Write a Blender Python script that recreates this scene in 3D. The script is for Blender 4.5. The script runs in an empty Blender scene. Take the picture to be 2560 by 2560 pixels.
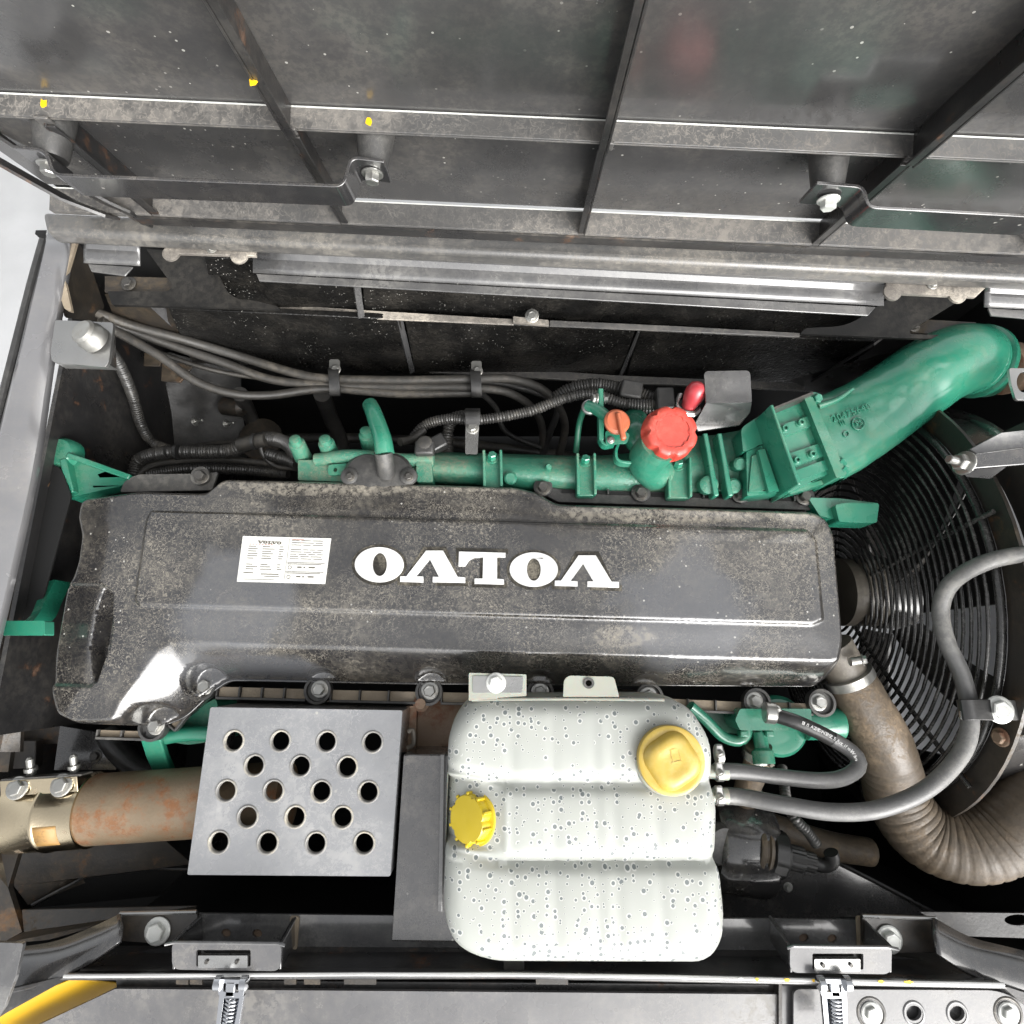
import bpy, bmesh, math, random
import numpy as np
from mathutils import Vector, Matrix
from mathutils.geometry import tessellate_polygon, delaunay_2d_cdt
random.seed(7)
sc = bpy.context.scene
C = sc.collection
R = math.radians
# ---------------------------------------------------------------- camera, sky, sun, exposure
F = 1500.0
PITCH = R(13.8)
CP, SP = math.cos(PITCH), math.sin(PITCH)
cd = bpy.data.cameras.new('camera'); cam = bpy.data.objects.new('camera', cd); C.objects.link(cam)
cam.location = (0, 0, 1); cam.rotation_euler = (PITCH, 0, 0)
cd.sensor_width = 36; cd.lens = 36*F/2560; cd.clip_start = .01; cd.clip_end = 200
sc.camera = cam
w = bpy.data.worlds.new("World"); sc.world = w; w.use_nodes = True
nt = w.node_tree; bg = nt.nodes['Background']
sky = nt.nodes.new('ShaderNodeTexSky'); sky.sky_type = 'NISHITA'; sky.sun_disc = False
SUN_EL, SUN_AZ = R(37), R(146)
sky.sun_elevation = SUN_EL; sky.sun_rotation = SUN_AZ
sky.air_density = 1.2; sky.dust_density = 6; sky.ozone_density = .6
hs = nt.nodes.new('ShaderNodeHueSaturation'); hs.inputs['Saturation'].default_value = .10
nt.links.new(sky.outputs[0], hs.inputs['Color']); nt.links.new(hs.outputs[0], bg.inputs[0])
bg.inputs[1].default_value = .15
sd_ = bpy.data.lights.new('sun', 'SUN'); sd_.energy = .9; sd_.angle = R(65); sd_.color = (1, .97, .93)
sun = bpy.data.objects.new('sun', sd_); C.objects.link(sun)
sdir = Vector((math.sin(SUN_AZ)*math.cos(SUN_EL), math.cos(SUN_AZ)*math.cos(SUN_EL), math.sin(SUN_EL)))
sun.rotation_euler = sdir.to_track_quat('Z', 'Y').to_euler()
sc.view_settings.view_transform = 'Standard'; sc.view_settings.look = 'None'
sc.view_settings.exposure = 1.05; sc.view_settings.gamma = 1
# ---------------------------------------------------------------- coordinate helpers
def P(u, v, z=0.0):
    """point of the machine seen at photo position u,v and standing at height z (metres above the engine cover)"""
    a = (u-1280)/F; b = -(v-1280)/F
    t = (z-1)/(SP*b-CP)
    return Vector((a*t, (CP*b+SP)*t, z))
def PY(u, v, y):
    a = (u-1280)/F; b = -(v-1280)/F
    t = y/(CP*b+SP); return Vector((a*t, y, 1+(SP*b-CP)*t))
def PX(u, v, x):
    a = (u-1280)/F; b = -(v-1280)/F
    t = x/a; return Vector((x, (CP*b+SP)*t, 1+(SP*b-CP)*t))
def PL(pts, z): return [P(u, v, z) for u, v in pts]
HY, HM = .462, .045
def H(X, n, D):
    """hood frame: X along the hinge, n out of the panel, D down from its far edge (the hood leans 14 degrees over the bay)"""
    y = HY-HM*X-n
    return Vector((X-HM*n, CP*y+SP*D, 1+SP*y-CP*D))
# ---------------------------------------------------------------- object helpers
ORG = {}
def tagp(o, label=None, cat=None, group=None, kind=None):
    if label: o['label'] = label
    if cat: o['category'] = cat
    if group: o['group'] = group
    if kind: o['kind'] = kind
    return o
def thing(name, label, cat, loc, group=None):
    o = bpy.data.objects.new(name, None); C.objects.link(o)
    o.empty_display_size = .02
    o.location = loc; ORG[o] = Vector(loc)
    return tagp(o, label, cat, group)
def mk(name, V, Fc, mat, parent=None, smooth=35, bevel=0, label=None, cat=None, group=None, kind=None, seg=2, solid=0):
    V = [Vector(p) for p in V]
    if parent is not None:
        org = ORG[parent]
    else:
        org = sum(V, Vector())/len(V); org.z = min(p.z for p in V)
    me = bpy.data.meshes.new(name)
    me.from_pydata([p-org for p in V], [], Fc)
    bm = bmesh.new(); bm.from_mesh(me)
    bmesh.ops.remove_doubles(bm, verts=bm.verts, dist=1e-6)
    bmesh.ops.recalc_face_normals(bm, faces=bm.faces)
    if smooth:
        for f in bm.faces: f.smooth = True
        lim = R(smooth)
        for e in bm.edges:
            if len(e.link_faces) == 2 and e.calc_face_angle(0) > lim: e.smooth = False
    bm.to_mesh(me); bm.free()
    me.materials.append(mat)
    o = bpy.data.objects.new(name, me); C.objects.link(o)
    if parent is not None:
        o.parent = parent
    else:
        o.location = org
    ORG[o] = org
    if solid:
        m = o.modifiers.new('thickness', 'SOLIDIFY'); m.thickness = solid; m.offset = -1
    if bevel:
        m = o.modifiers.new('edge', 'BEVEL'); m.width = bevel; m.segments = seg; m.limit_method = 'ANGLE'; m.angle_limit = R(40); m.harden_normals = False
    return tagp(o, label, cat, group, kind)
class G:
    """collects geometry for one mesh"""
    def __init__(s): s.V = []; s.F = []
    def add(s, V, Fc):
        n = len(s.V); s.V += [Vector(p) for p in V]; s.F += [tuple(i+n for i in f) for f in Fc]; return s
    def mk(s, name, mat, parent=None, **k): return mk(name, s.V, s.F, mat, parent, **k)
def g_prism(pts, th, dirv=None):
    """polygon (world points) pushed by th along -Z (or dirv)"""
    d = Vector(dirv)*th if dirv is not None else Vector((0, 0, -th))
    pts = [Vector(p) for p in pts]; n = len(pts)
    V = pts+[p+d for p in pts]
    tri = tessellate_polygon([pts])
    Fc = [tuple(t) for t in tri]+[tuple(i+n for i in reversed(t)) for t in tri]
    Fc += [(i, (i+1) % n, n+(i+1) % n, n+i) for i in range(n)]
    return V, Fc
def g_plate(loops, th, dirv=None):
    """polygon with holes"""
    d = Vector(dirv)*th if dirv is not None else Vector((0, 0, -th))
    loops = [[Vector(p) for p in l] for l in loops]
    al = [p for l in loops for p in l]; n = len(al)
    tri = tessellate_polygon(loops)
    V = al+[p+d for p in al]
    Fc = [tuple(t) for t in tri]+[tuple(i+n for i in reversed(t)) for t in tri]
    k = 0
    for l in loops:
        m = len(l)
        Fc += [(k+i, k+(i+1) % m, n+k+(i+1) % m, n+k+i) for i in range(m)]
        k += m
    return V, Fc
def rnd(pts, r, k=5):
    """round the corners of a 2d polygon (px); r is a number or list"""
    out = []; n = len(pts)
    for i in range(n):
        p0, p1, p2 = Vector(pts[i-1][:2]), Vector(pts[i][:2]), Vector(pts[(i+1) % n][:2])
        rr = r[i] if isinstance(r, (list, tuple)) else r
        a, b = p0-p1, p2-p1
        la, lb = a.length, b.length
        q = min(rr, la*.48, lb*.48)
        if q < .5: out.append(tuple(p1)); continue
        A, B = p1+a/la*q, p1+b/lb*q
        for j in range(k+1):
            t = j/k
            out.append(tuple((1-t)**2*A+2*t*(1-t)*p1+t*t*B))
    return out
def smooth_path(pts, step=.006):
    """catmull-rom through world points"""
    pts = [Vector(p) for p in pts]
    if len(pts) == 2:
        n = max(1, int((pts[1]-pts[0]).length/step)); return [pts[0].lerp(pts[1], i/n) for i in range(n+1)]
    q = [2*pts[0]-pts[1]]+pts+[2*pts[-1]-pts[-2]]
    out = []
    for i in range(1, len(q)-2):
        a, b, c, d = q[i-1:i+3]
        n = max(2, int((c-b).length/step))
        for j in range(n):
            t = j/n
            out.append(.5*((2*b)+(c-a)*t+(2*a-5*b+4*c-d)*t*t+(3*b-a-3*c+d)*t**3))
    out.append(pts[-1]); return out
def frames(path):
    n = len(path); T = []
    for i in range(n):
        t = path[min(i+1, n-1)]-path[max(i-1, 0)]; T.append(t.normalized())
    up = Vector((0, 0, 1)) if abs(T[0].z) < .9 else Vector((0, 1, 0))
    N = (up-T[0]*up.dot(T[0])).normalized(); Fr = []
    for i in range(n):
        N = (N-T[i]*N.dot(T[i])).normalized(); Fr.append((T[i], N, T[i].cross(N)))
    return Fr
def g_tube(pts, r, seg=14, step=.006, cor=0, amp=.12, r2=None, flat=1.0, raw=False, cap=True):
    """swept tube; cor = ring pitch of a corrugated conduit"""
    path = [Vector(p) for p in pts] if raw else smooth_path(pts, step if not cor else cor/3)
    Fr = frames(path); n = len(path); V = []; Fc = []; L = 0
    for i in range(n):
        if i: L += (path[i]-path[i-1]).length
        t = i/(n-1)
        rr = r if r2 is None else r+(r2-r)*t
        if callable(r): rr = r(t)
        if cor: rr *= 1+amp*(1 if math.sin(2*math.pi*L/cor) > 0 else -1)
        T, N, B = Fr[i]
        for k in range(seg):
            a = 2*math.pi*k/seg
            V.append(path[i]+N*math.cos(a)*rr*flat+B*math.sin(a)*rr)
    for i in range(n-1):
        for k in range(seg):
            Fc.append((i*seg+k, i*seg+(k+1) % seg, (i+1)*seg+(k+1) % seg, (i+1)*seg+k))
    if cap:
        Fc.append(tuple(range(seg))); Fc.append(tuple((n-1)*seg+k for k in range(seg)))
    return V, Fc
def basis(axis):
    a = Vector(axis).normalized()
    u = Vector((1, 0, 0)) if abs(a.x) < .8 else Vector((0, 1, 0))
    x = (u-a*u.dot(a)).normalized(); return a, x, a.cross(x)
def g_lathe(o, axis, prof, seg=24, rot=0, sx=1, fn=None):
    """prof: (radius, height) pairs along axis"""
    a, x, y = basis(axis); o = Vector(o); V = []; Fc = []
    for r, h in prof:
        for k in range(seg):
            t = 2*math.pi*k/seg+rot
            q = r*(fn(t, r, h) if fn else 1)
            V.append(o+a*h+x*math.cos(t)*q*sx+y*math.sin(t)*q)
    for i in range(len(prof)-1):
        for k in range(seg):
            Fc.append((i*seg+k, i*seg+(k+1) % seg, (i+1)*seg+(k+1) % seg, (i+1)*seg+k))
    Fc.append(tuple(range(seg))); Fc.append(tuple((len(prof)-1)*seg+k for k in range(seg)))
    return V, Fc
def g_box(c, sx, sy, sz, X=(1, 0, 0), Y=(0, 1, 0), Z=(0, 0, 1)):
    c = Vector(c); X, Y, Z = Vector(X)*sx/2, Vector(Y)*sy/2, Vector(Z)*sz/2
    V = [c+i*X+j*Y+k*Z for i in (-1, 1) for j in (-1, 1) for k in (-1, 1)]
    return V, [(0, 1, 3, 2), (4, 6, 7, 5), (0, 4, 5, 1), (2, 3, 7, 6), (0, 2, 6, 4), (1, 5, 7, 3)]
def g_beam(p0, p1, w, h, up=(0, 0, 1)):
    p0, p1 = Vector(p0), Vector(p1); d = p1-p0; L = d.length; d.normalize()
    u = Vector(up); u = (u-d*u.dot(d)).normalized(); s = d.cross(u)
    return g_box((p0+p1)/2, L, w, h, d, s, u)
def g_strip(path, wv, th):
    """flat bar following a path; wv = width vector, th = thickness"""
    path = [Vector(p) for p in path]; wv = Vector(wv); n = len(path); V = []; Fc = []
    for i in range(n):
        t = (path[min(i+1, n-1)]-path[max(i-1, 0)]).normalized()
        s = t.cross(wv).normalized()*th/2
        V += [path[i]+s+wv/2, path[i]-s+wv/2, path[i]-s-wv/2, path[i]+s-wv/2]
    for i in range(n-1):
        for k in range(4): Fc.append((i*4+k, i*4+(k+1) % 4, (i+1)*4+(k+1) % 4, (i+1)*4+k))
    Fc += [(0, 1, 2, 3), tuple((n-1)*4+k for k in range(4))]
    return V, Fc
_B = {}
def bolt(pos, axis, r, mat, parent, name='bolt', h=None, washer=True, rot=0.3, stud=0):
    """hexagon head with washer face, lying on pos; mesh shared between alike bolts"""
    h = h or r*.75; key = (round(r, 5), round(h, 5), mat.name, washer, stud)
    if key not in _B:
        g = G()
        if washer: g.add(*g_lathe((0, 0, 0), (0, 0, 1), [(r*1.45, 0), (r*1.45, r*.16), (r*1.3, r*.24), (r, r*.26)], 20))
        g.add(*g_lathe((0, 0, 0), (0, 0, 1), [(r, r*.1), (r, h*.85+r*.2), (r*.86, h+r*.2)], 6))
        g.add(*g_lathe((0, 0, 0), (0, 0, 1), [(r*.62, h+r*.1), (r*.62, h+r*.215), (r*.5, h+r*.17)], 16))
        if stud: g.add(*g_lathe((0, 0, 0), (0, 0, 1), [(r*.5, 0), (r*.5, stud), (r*.4, stud+r*.1)], 12))
        me = bpy.data.meshes.new('bolt'); me.from_pydata(g.V, [], g.F); me.materials.append(mat); _B[key] = me
    o = bpy.data.objects.new(name, _B[key]); C.objects.link(o)
    a, x, y = basis(axis)
    q = Matrix((x, y, a)).transposed().to_quaternion() @ Matrix.Rotation(rot, 3, 'Z').to_quaternion()
    o.rotation_euler = q.to_euler()
    if parent is not None:
        o.parent = parent; o.location = Vector(pos)-ORG[parent]
    else: o.location = pos
    ORG[o] = ORG.get(parent, Vector(pos)); return o
def sdist(pts, poly):
    """distance to closed polygon (positive inside), numpy"""
    p = np.asarray(pts, float); q = np.asarray(poly, float); d = np.full(len(p), 1e9); ins = np.zeros(len(p), bool)
    for i in range(len(q)):
        a, b = q[i-1], q[i]; ab = b-a; L = (ab**2).sum()
        if L < 1e-14: continue
        t = np.clip(((p-a)@ab)/L, 0, 1)
        d = np.minimum(d, np.hypot(*(p-a-t[:, None]*ab).T))
        c = ((a[1] > p[:, 1]) != (b[1] > p[:, 1]))
        with np.errstate(divide='ignore', invalid='ignore'):
            xi = (b[0]-a[0])*(p[:, 1]-a[1])/(b[1]-a[1])+a[0]
        ins ^= c & (p[:, 0] < xi)
    return np.where(ins, d, -d)
def resample(poly, step):
    out = []; n = len(poly)
    for i in range(n):
        a, b = np.array(poly[i]), np.array(poly[(i+1) % n]); L = np.hypot(*(b-a)); k = max(1, int(L/step))
        out += [a+(b-a)*j/k for j in range(k)]
    return np.array(out)
def relief(B, T, zf, grid=.006, step=.004, extra=(), rings=(.0015, .004, .008)):
    """surface over outline B; extra = polygons whose edges are followed; zf(xy array)->z"""
    b = resample(B, step); pts = [b]
    def ring(poly, ds):
        q = resample(poly, step); m = len(q)
        tn = np.roll(q, -1, 0)-np.roll(q, 1, 0); nn = np.stack([-tn[:, 1], tn[:, 0]], 1); nn /= (np.hypot(*nn.T)[:, None]+1e-9)
        for d in ds:
            c = q+nn*d
            keep = np.abs(sdist(c, poly)) > abs(d)*.93
            pts.append(c[keep])
    for pl, ds in ((T, (-.008, -.004, -.002, 0, .002, .004, .008)),)+tuple((e, (-.006, -.003, -.0015, 0, .0015, .003, .006)) for e in extra): ring(pl, ds)
    ring(B, [s*r for r in rings for s in (1, -1)])
    lo, hi = b.min(0), b.max(0)
    gx, gy = np.meshgrid(np.arange(lo[0], hi[0], grid), np.arange(lo[1], hi[1], grid))
    g = np.stack([gx.ravel(), gy.ravel()], 1)+np.random.RandomState(1).uniform(-.0004, .0004, (gx.size, 2)); pts.append(g)
    al = np.concatenate(pts); ok = sdist(al, B) > .0008; ok[:len(b)] = True; al = al[ok]
    _, ix = np.unique(np.round(al/.0007).astype(int), axis=0, return_index=True)
    ix = np.sort(ix); nb = int((ix < len(b)).sum()); al = al[ix]
    res = delaunay_2d_cdt([Vector(p) for p in al], [(i, (i+1) % nb) for i in range(nb)], [], 0, 1e-7)
    xy = np.array([tuple(p) for p in res[0]]); f = res[2]
    cen = np.array([xy[list(t)].mean(0) for t in f]); inside = sdist(cen, B) > -1e-5
    z = zf(xy)
    return [Vector((x, y, h)) for (x, y), h in zip(xy, z)], [tuple(t) for t, k in zip(f, inside) if k]
def XY(pts, z): return [tuple(P(u, v, z))[:2] for u, v in pts]
def sstep(x): x = np.clip(x, 0, 1); return x*x*(3-2*x)
# ---------------------------------------------------------------- materials
def dirty(name, base=(.02, .02, .021), rough=.3, metal=0, dust=.35, dcol=(.30, .27, .225), s=1.0, up=.6, worm=.5, bump=.15,
          coat=0, rust=0, rcol=(.085, .04, .02), drop=0, spec=.7, bs=220, speck=0, clean_sheen=None, sheen_col=(.2, .205, .215), dpatch=None):
    """painted or bare surface with dust blotches, dried-dust worm lines, pale specks and rust"""
    m = bpy.data.materials.new(name); m.use_nodes = True; t = m.node_tree; N = t.nodes; L = t.links
    b = N['Principled BSDF']; b.inputs['Metallic'].default_value = metal; b.inputs['Specular IOR Level'].default_value = spec
    b.inputs['Coat Weight'].default_value = coat; b.inputs['Coat Roughness'].default_value = .10; b.inputs['Coat IOR'].default_value = 1.9
    tc = N.new('ShaderNodeTexCoord').outputs['Object']
    def noise(sc_, det=4, r=.6, dist=0):
        n = N.new('ShaderNodeTexNoise'); n.inputs['Scale'].default_value = sc_*s; n.inputs['Detail'].default_value = det
        n.inputs['Roughness'].default_value = r; n.inputs['Distortion'].default_value = dist; L.new(tc, n.inputs['Vector']); return n.outputs['Fac']
    def mp(x, a, b_, c=0, d=1):
        n = N.new('ShaderNodeMapRange'); n.inputs[1].default_value = a; n.inputs[2].default_value = b_; n.inputs[3].default_value = c; n.inputs[4].default_value = d
        n.interpolation_type = 'SMOOTHSTEP'; L.new(x, n.inputs[0]); return n.outputs[0]
    def ma(op, x, y=None, z=None):
        n = N.new('ShaderNodeMath'); n.operation = op
        for i, q in enumerate((x, y, z)):
            if q is None: continue
            if isinstance(q, (int, float)): n.inputs[i].default_value = q
            else: L.new(q, n.inputs[i])
        return n.outputs[0]
    def mixc(f, a, b_):
        n = N.new('ShaderNodeMix'); n.data_type = 'RGBA'
        L.new(f, n.inputs[0]) if not isinstance(f, float) else setattr(n.inputs[0], 'default_value', f)
        for i, q in ((6, a), (7, b_)):
            if isinstance(q, tuple): n.inputs[i].default_value = (*q[:3], 1)
            else: L.new(q, n.inputs[i])
        return n.outputs[2]
    blot = mp(noise(7, 5, .65), .42, .68)
    fine = mp(noise(90, 4, .7), .38, .62)
    col = mixc(mp(noise(3.5, 3), .3, .7), tuple(c*.8 for c in base), tuple(min(1, c*1.2) for c in base))
    geo = N.new('ShaderNodeNewGeometry'); sx = N.new('ShaderNodeSeparateXYZ'); L.new(geo.outputs['Normal'], sx.inputs[0])
    upm = mp(sx.outputs[2], -.2, .9, 1-up, 1)
    dd = ma('MULTIPLY_ADD', fine, .5, .25); dd = ma('MULTIPLY', dd, ma('MULTIPLY_ADD', blot, .85, .15))
    if worm:
        wn = ma('ABSOLUTE', ma('SUBTRACT', noise(150, 2, .5, .8), .5))
        wm = mp(wn, .0, .045, 1, 0)
        dd = ma('MULTIPLY_ADD', ma('MULTIPLY', wm, ma('MULTIPLY_ADD', mp(noise(5, 3), .38, .6), .8, .2)), worm, dd)
    dfac = ma('MINIMUM', ma('MULTIPLY', ma('MULTIPLY', dd, upm), dust*2), 1.0)
    rval = mp(noise(11, 4), .35, .7, rough*.75, min(1, rough*1.35))
    if rust:
        rf = ma('MULTIPLY', mp(noise(16, 6, .7), .60-.22*rust, .72-.2*rust), mp(noise(60, 5, .7), .3, .55))
        rc = mixc(noise(120, 4), tuple(c*.55 for c in rcol), tuple(min(1, c*1.7) for c in rcol))
        col = mixc(rf, col, rc); rval = ma('MAXIMUM', rval, ma('MULTIPLY', rf, .85))
        L.new(ma('MULTIPLY', ma('SUBTRACT', 1.0, rf), float(metal)), b.inputs['Metallic'])
    if dpatch: clean_sheen = clean_sheen or []
    if clean_sheen:
        wob = N.new('ShaderNodeTexNoise'); wob.inputs['Scale'].default_value = 9; wob.inputs['Detail'].default_value = 5; L.new(tc, wob.inputs['Vector'])
        tot = None; td = None
        for ip, (cx, cy, rx, ry) in enumerate(clean_sheen+(dpatch or [])):
            vm = N.new('ShaderNodeVectorMath'); vm.operation = 'SUBTRACT'; L.new(tc, vm.inputs[0]); vm.inputs[1].default_value = (cx, cy, 0)
            vs = N.new('ShaderNodeVectorMath'); vs.operation = 'MULTIPLY'; L.new(vm.outputs[0], vs.inputs[0]); vs.inputs[1].default_value = (1/rx, 1/ry, 0)
            vl = N.new('ShaderNodeVectorMath'); vl.operation = 'LENGTH'; L.new(vs.outputs[0], vl.inputs[0])
            q = mp(ma('ADD', vl.outputs['Value'], ma('MULTIPLY', ma('SUBTRACT', wob.outputs['Fac'], .5), 1.6)), .65, 1.05, 1, 0)
            if ip < len(clean_sheen): tot = q if tot is None else ma('MAXIMUM', tot, q)
            else: td = q if td is None else ma('MAXIMUM', td, q)
        col = mixc(ma('MULTIPLY', tot, .8), col, sheen_col)  # sky reflection on the cleaner patches, painted as a lighter grey
        dfac = ma('MULTIPLY', dfac, ma('MULTIPLY_ADD', tot, -.62, 1.0))
        if td: dfac = ma('MINIMUM', ma('ADD', dfac, ma('MULTIPLY', td, ma('MULTIPLY_ADD', fine, .34, .06))), 1.0)
    dc = mixc(noise(30, 3), tuple(c*.75 for c in dcol), tuple(min(1, c*1.2) for c in dcol))
    col = mixc(dfac, col, dc)
    rval = ma('MAXIMUM', rval, ma('MULTIPLY', mp(dfac, 0, .5), .8))
    if speck:
        v = N.new('ShaderNodeTexVoronoi'); v.inputs['Scale'].default_value = 130*s; L.new(tc, v.inputs['Vector'])
        cs = N.new('ShaderNodeSeparateColor'); L.new(v.outputs['Color'], cs.inputs[0])
        rad = ma('MULTIPLY', mp(cs.outputs[0], 1-.35*speck, 1, 0, 1), .26)
        sp = ma('MULTIPLY', ma('LESS_THAN', v.outputs['Distance'], rad), mp(noise(4, 2), .4, .6))
        col = mixc(sp, col, (.38, .37, .34))
    L.new(col, b.inputs['Base Color']); L.new(rval, b.inputs['Roughness'])
    if bump:
        bn = N.new('ShaderNodeBump'); bn.inputs['Strength'].default_value = bump; bn.inputs['Distance'].default_value = .002
        hh = ma('ADD', noise(bs, 3), ma('MULTIPLY', dfac, .6)); hh = ma('MULTIPLY_ADD', noise(14, 2), 1.2, hh)
        L.new(hh, bn.inputs['Height']); L.new(bn.outputs[0], b.inputs['Normal'])
    return m
def plain(name, col, rough=.5, metal=0, **k):
    m = bpy.data.materials.new(name); m.use_nodes = True; b = m.node_tree.nodes['Principled BSDF']
    b.inputs['Base Color'].default_value = (*col, 1); b.inputs['Roughness'].default_value = rough; b.inputs['Metallic'].default_value = metal
    for a, v in k.items(): b.inputs[a.replace('_', ' ')].default_value = v
    return m
M = {}
M['hood'] = dirty('hood_paint', (.050, .050, .051), .21, dust=.11, up=0, worm=.05, bump=.02, speck=.35, s=1.2, coat=.15)
M['ledge'] = dirty('dusty_flange_paint', (.065, .065, .065), .42, dust=.6, dcol=(.19, .175, .155), worm=.55, s=.7, up=.2)
M['beam'] = dirty('dusty_beam_paint', (.06, .06, .06), .38, coat=.3, dust=.6, dcol=(.19, .175, .15), worm=.5, s=1, up=.2)
M['black'] = dirty('black_paint', (.016, .016, .017), .35, dust=.16, worm=.1, rust=.08)
M['blackgloss'] = dirty('gloss_black_sheet', (.03, .03, .032), .24, dust=.18, worm=.3, coat=.6,
  bump=.08, speck=.15)
M['door'] = dirty('door_paint', (.105, .105, .11), .30, dust=.3, worm=.3, dcol=(.30, .28, .24), coat=.25, bump=.06)
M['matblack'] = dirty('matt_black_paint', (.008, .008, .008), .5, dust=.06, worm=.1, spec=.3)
M['sheet'] = dirty('grey_black_sheet', (.070, .070, .072), .28, coat=.6, dust=.22, worm=.2, dcol=(.35, .34, .31), bump=.08)
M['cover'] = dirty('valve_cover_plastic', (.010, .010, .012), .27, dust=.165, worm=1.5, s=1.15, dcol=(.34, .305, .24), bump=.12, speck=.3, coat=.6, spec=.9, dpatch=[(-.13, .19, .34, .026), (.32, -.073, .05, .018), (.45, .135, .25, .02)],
    clean_sheen=[(-.31, -.03, .10, .11), (.43, -.02, .12, .13), (-.30, -.13, .16, .04)], sheen_col=(.075, .078, .085))  # less dusty patches with sky sheen put into the colour
M['foam'] = dirty('black_foam', (.006, .006, .006), .32, dust=.05, worm=.0, bump=1.0, bs=80, speck=1.3, up=0, spec=.4, s=1.8)  # pale specks here are painted pinpoint highlights of the pebbled foam
M['flange'] = dirty('pale_dusty_flange', (.12, .11, .10), .6, dust=.9, dcol=(.42, .38, .32), worm=.3, s=1.5)
M['brown'] = dirty('muddy_frame_paint', (.02, .018, .016), .45, dust=.35, dcol=(.15, .11, .065), rust=.12, rcol=(.10, .05, .02), worm=.1)
M['green'] = dirty('green_engine_paint', (.016, .20, .125), .30, dust=.26, dcol=(.20, .23, .15), worm=.2, bump=.05, coat=.25)
M['greencast'] = dirty('green_cast_paint', (.016, .19, .12), .42, dust=.55, dcol=(.22, .23, .16), worm=.4, bump=.5, bs=120)
M['greendark'] = dirty('dark_green_paint', (.01, .10, .06), .4, dust=.2, dcol=(.16, .2, .13), worm=.1)
M['steel'] = dirty('zinc_steel', (.45, .45, .44), .32, metal=.9, dust=.15, dcol=(.35, .31, .25), worm=.1, bump=.1)
M['bolt'] = dirty('bolt_steel', (.42, .42, .40), .36, metal=.85, dust=.3, dcol=(.32, .28, .22), worm=.1, bump=.15)
M['boltwhite'] = dirty('pale_painted_bolt', (.62, .63, .6), .35, metal=.2, dust=.12, worm=0)
M['boltdark'] = dirty('dark_bolt', (.07, .068, .065), .35, metal=.4, dust=.35, dcol=(.28, .25, .2), worm=.1)
M['chrome'] = plain('bright_chrome', (.50, .51, .53), .16, 1)
M['hose'] = dirty('rubber_hose', (.030, .029, .027), .5, dust=.4, dcol=(.19, .165, .13), worm=.1, up=.75, bump=.2)
M['hosegrey'] = dirty('grey_rubber_hose', (.10, .10, .10), .48, dust=.3, dcol=(.33, .32, .29), worm=.25, up=.5, bump=.2)
M['hoseblack'] = dirty('black_rubber_hose', (.02, .02, .02), .4, dust=.14, dcol=(.25, .24, .22), worm=.1)
M['hosebrown'] = dirty('dusty_brown_hose', (.075, .058, .04), .6, dust=.7, dcol=(.22, .16, .10), worm=.1, up=.5, bump=.4, bs=90)
M['conduit'] = dirty('split_conduit', (.03, .03, .03), .42, dust=.4, dcol=(.20, .18, .145), worm=.05, up=.6, bump=.05)
M['perfrim'] = dirty('dusty_hole_rim', (.20, .20, .20), .4, dust=.8, dcol=(.40, .37, .30), worm=.2, s=2, up=0)
M['rusty'] = dirty('rusty_pipe', (.20, .15, .095), .62, metal=.15, dust=.4, dcol=(.30, .22, .14), rust=.55, rcol=(.17, .068, .022), worm=.1, s=1.1, bump=.35)
M['castrust'] = dirty('rusty_casting', (.22, .15, .10), .7, dust=.3, dcol=(.30, .22, .15), rust=.6, rcol=(.15, .06, .03), worm=.1, bump=.5)
M['stainless'] = dirty('heat_tinted_stainless', (.60, .51, .36), .22, metal=1, dust=.12, dcol=(.3, .24, .15), worm=.1, bump=.1, rust=.1)
M['palepanel'] = plain('pale_panel', (.80, .81, .83), .5)
M['frame'] = dirty('frame_paint', (.13, .13, .135), .22, dust=.15, worm=.1, coat=1, bump=.05)
M['perf'] = dirty('perforated_shield_paint', (.20, .205, .215), .28, metal=.1, coat=.6, dust=.34, dcol=(.42, .41, .39), worm=.4, speck=.2, s=.8, bump=.1)
M['red'] = dirty('red_plastic', (.50, .045, .03), .42, dust=.4, dcol=(.46, .17, .12), worm=.3, bump=.15)
M['redbulb'] = plain('red_rubber', (.45, .05, .06), .3, 0, Coat_Weight=.4)
M['orange'] = dirty('faded_orange_plastic', (.50, .12, .05), .5, dust=.3, dcol=(.45, .3, .2), worm=.1)
M['yellow'] = dirty('yellow_plastic', (.66, .49, .01), .4, dust=.06, dcol=(.8, .7, .3), worm=.0, bump=.06)
M['yellowold'] = dirty('pale_yellow_plastic', (.50, .345, .045), .42, dust=.22, dcol=(.7, .6, .35), worm=.0, bump=.1)
M['yellowbody'] = plain('yellow_body_paint', (.50, .29, .008), .3, 0)
M['rubber'] = dirty('rubber_mount', (.03, .03, .03), .5, dust=.45, dcol=(.2, .19, .17), worm=.2, up=.5)
M['white'] = dirty('white_letter_paint', (.62, .62, .61), .4, dust=.14, dcol=(.4, .37, .3), worm=.1, s=1.5)
M['outline'] = dirty('dusty_outline', (.008, .008, .008), .6, dust=.25, dcol=(.42, .38, .3), worm=.2, s=3, spec=.2)
M['paper'] = plain('label_paper', (.62, .62, .59), .45)
M['ink'] = plain('label_ink', (.10, .09, .07), .6)
M['inkred'] = plain('label_red_ink', (.35, .12, .08), .6)
M['guard'] = dirty('guard_wire_paint', (.012, .012, .012), .22, dust=.22, dcol=(.3, .29, .27), worm=.3, s=2, up=.3)
M['blade'] = dirty('fan_blade_plastic', (.30, .31, .32), .35, dust=.2, worm=.0, bump=.03)
M['void'] = plain('belly_and_shade_black', (.006, .006, .006), .7)
M['concrete'] = dirty('pale_concrete', (.36, .365, .37), .8, dust=.2, dcol=(.35, .35, .35), worm=0, s=.3, up=0)
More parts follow.
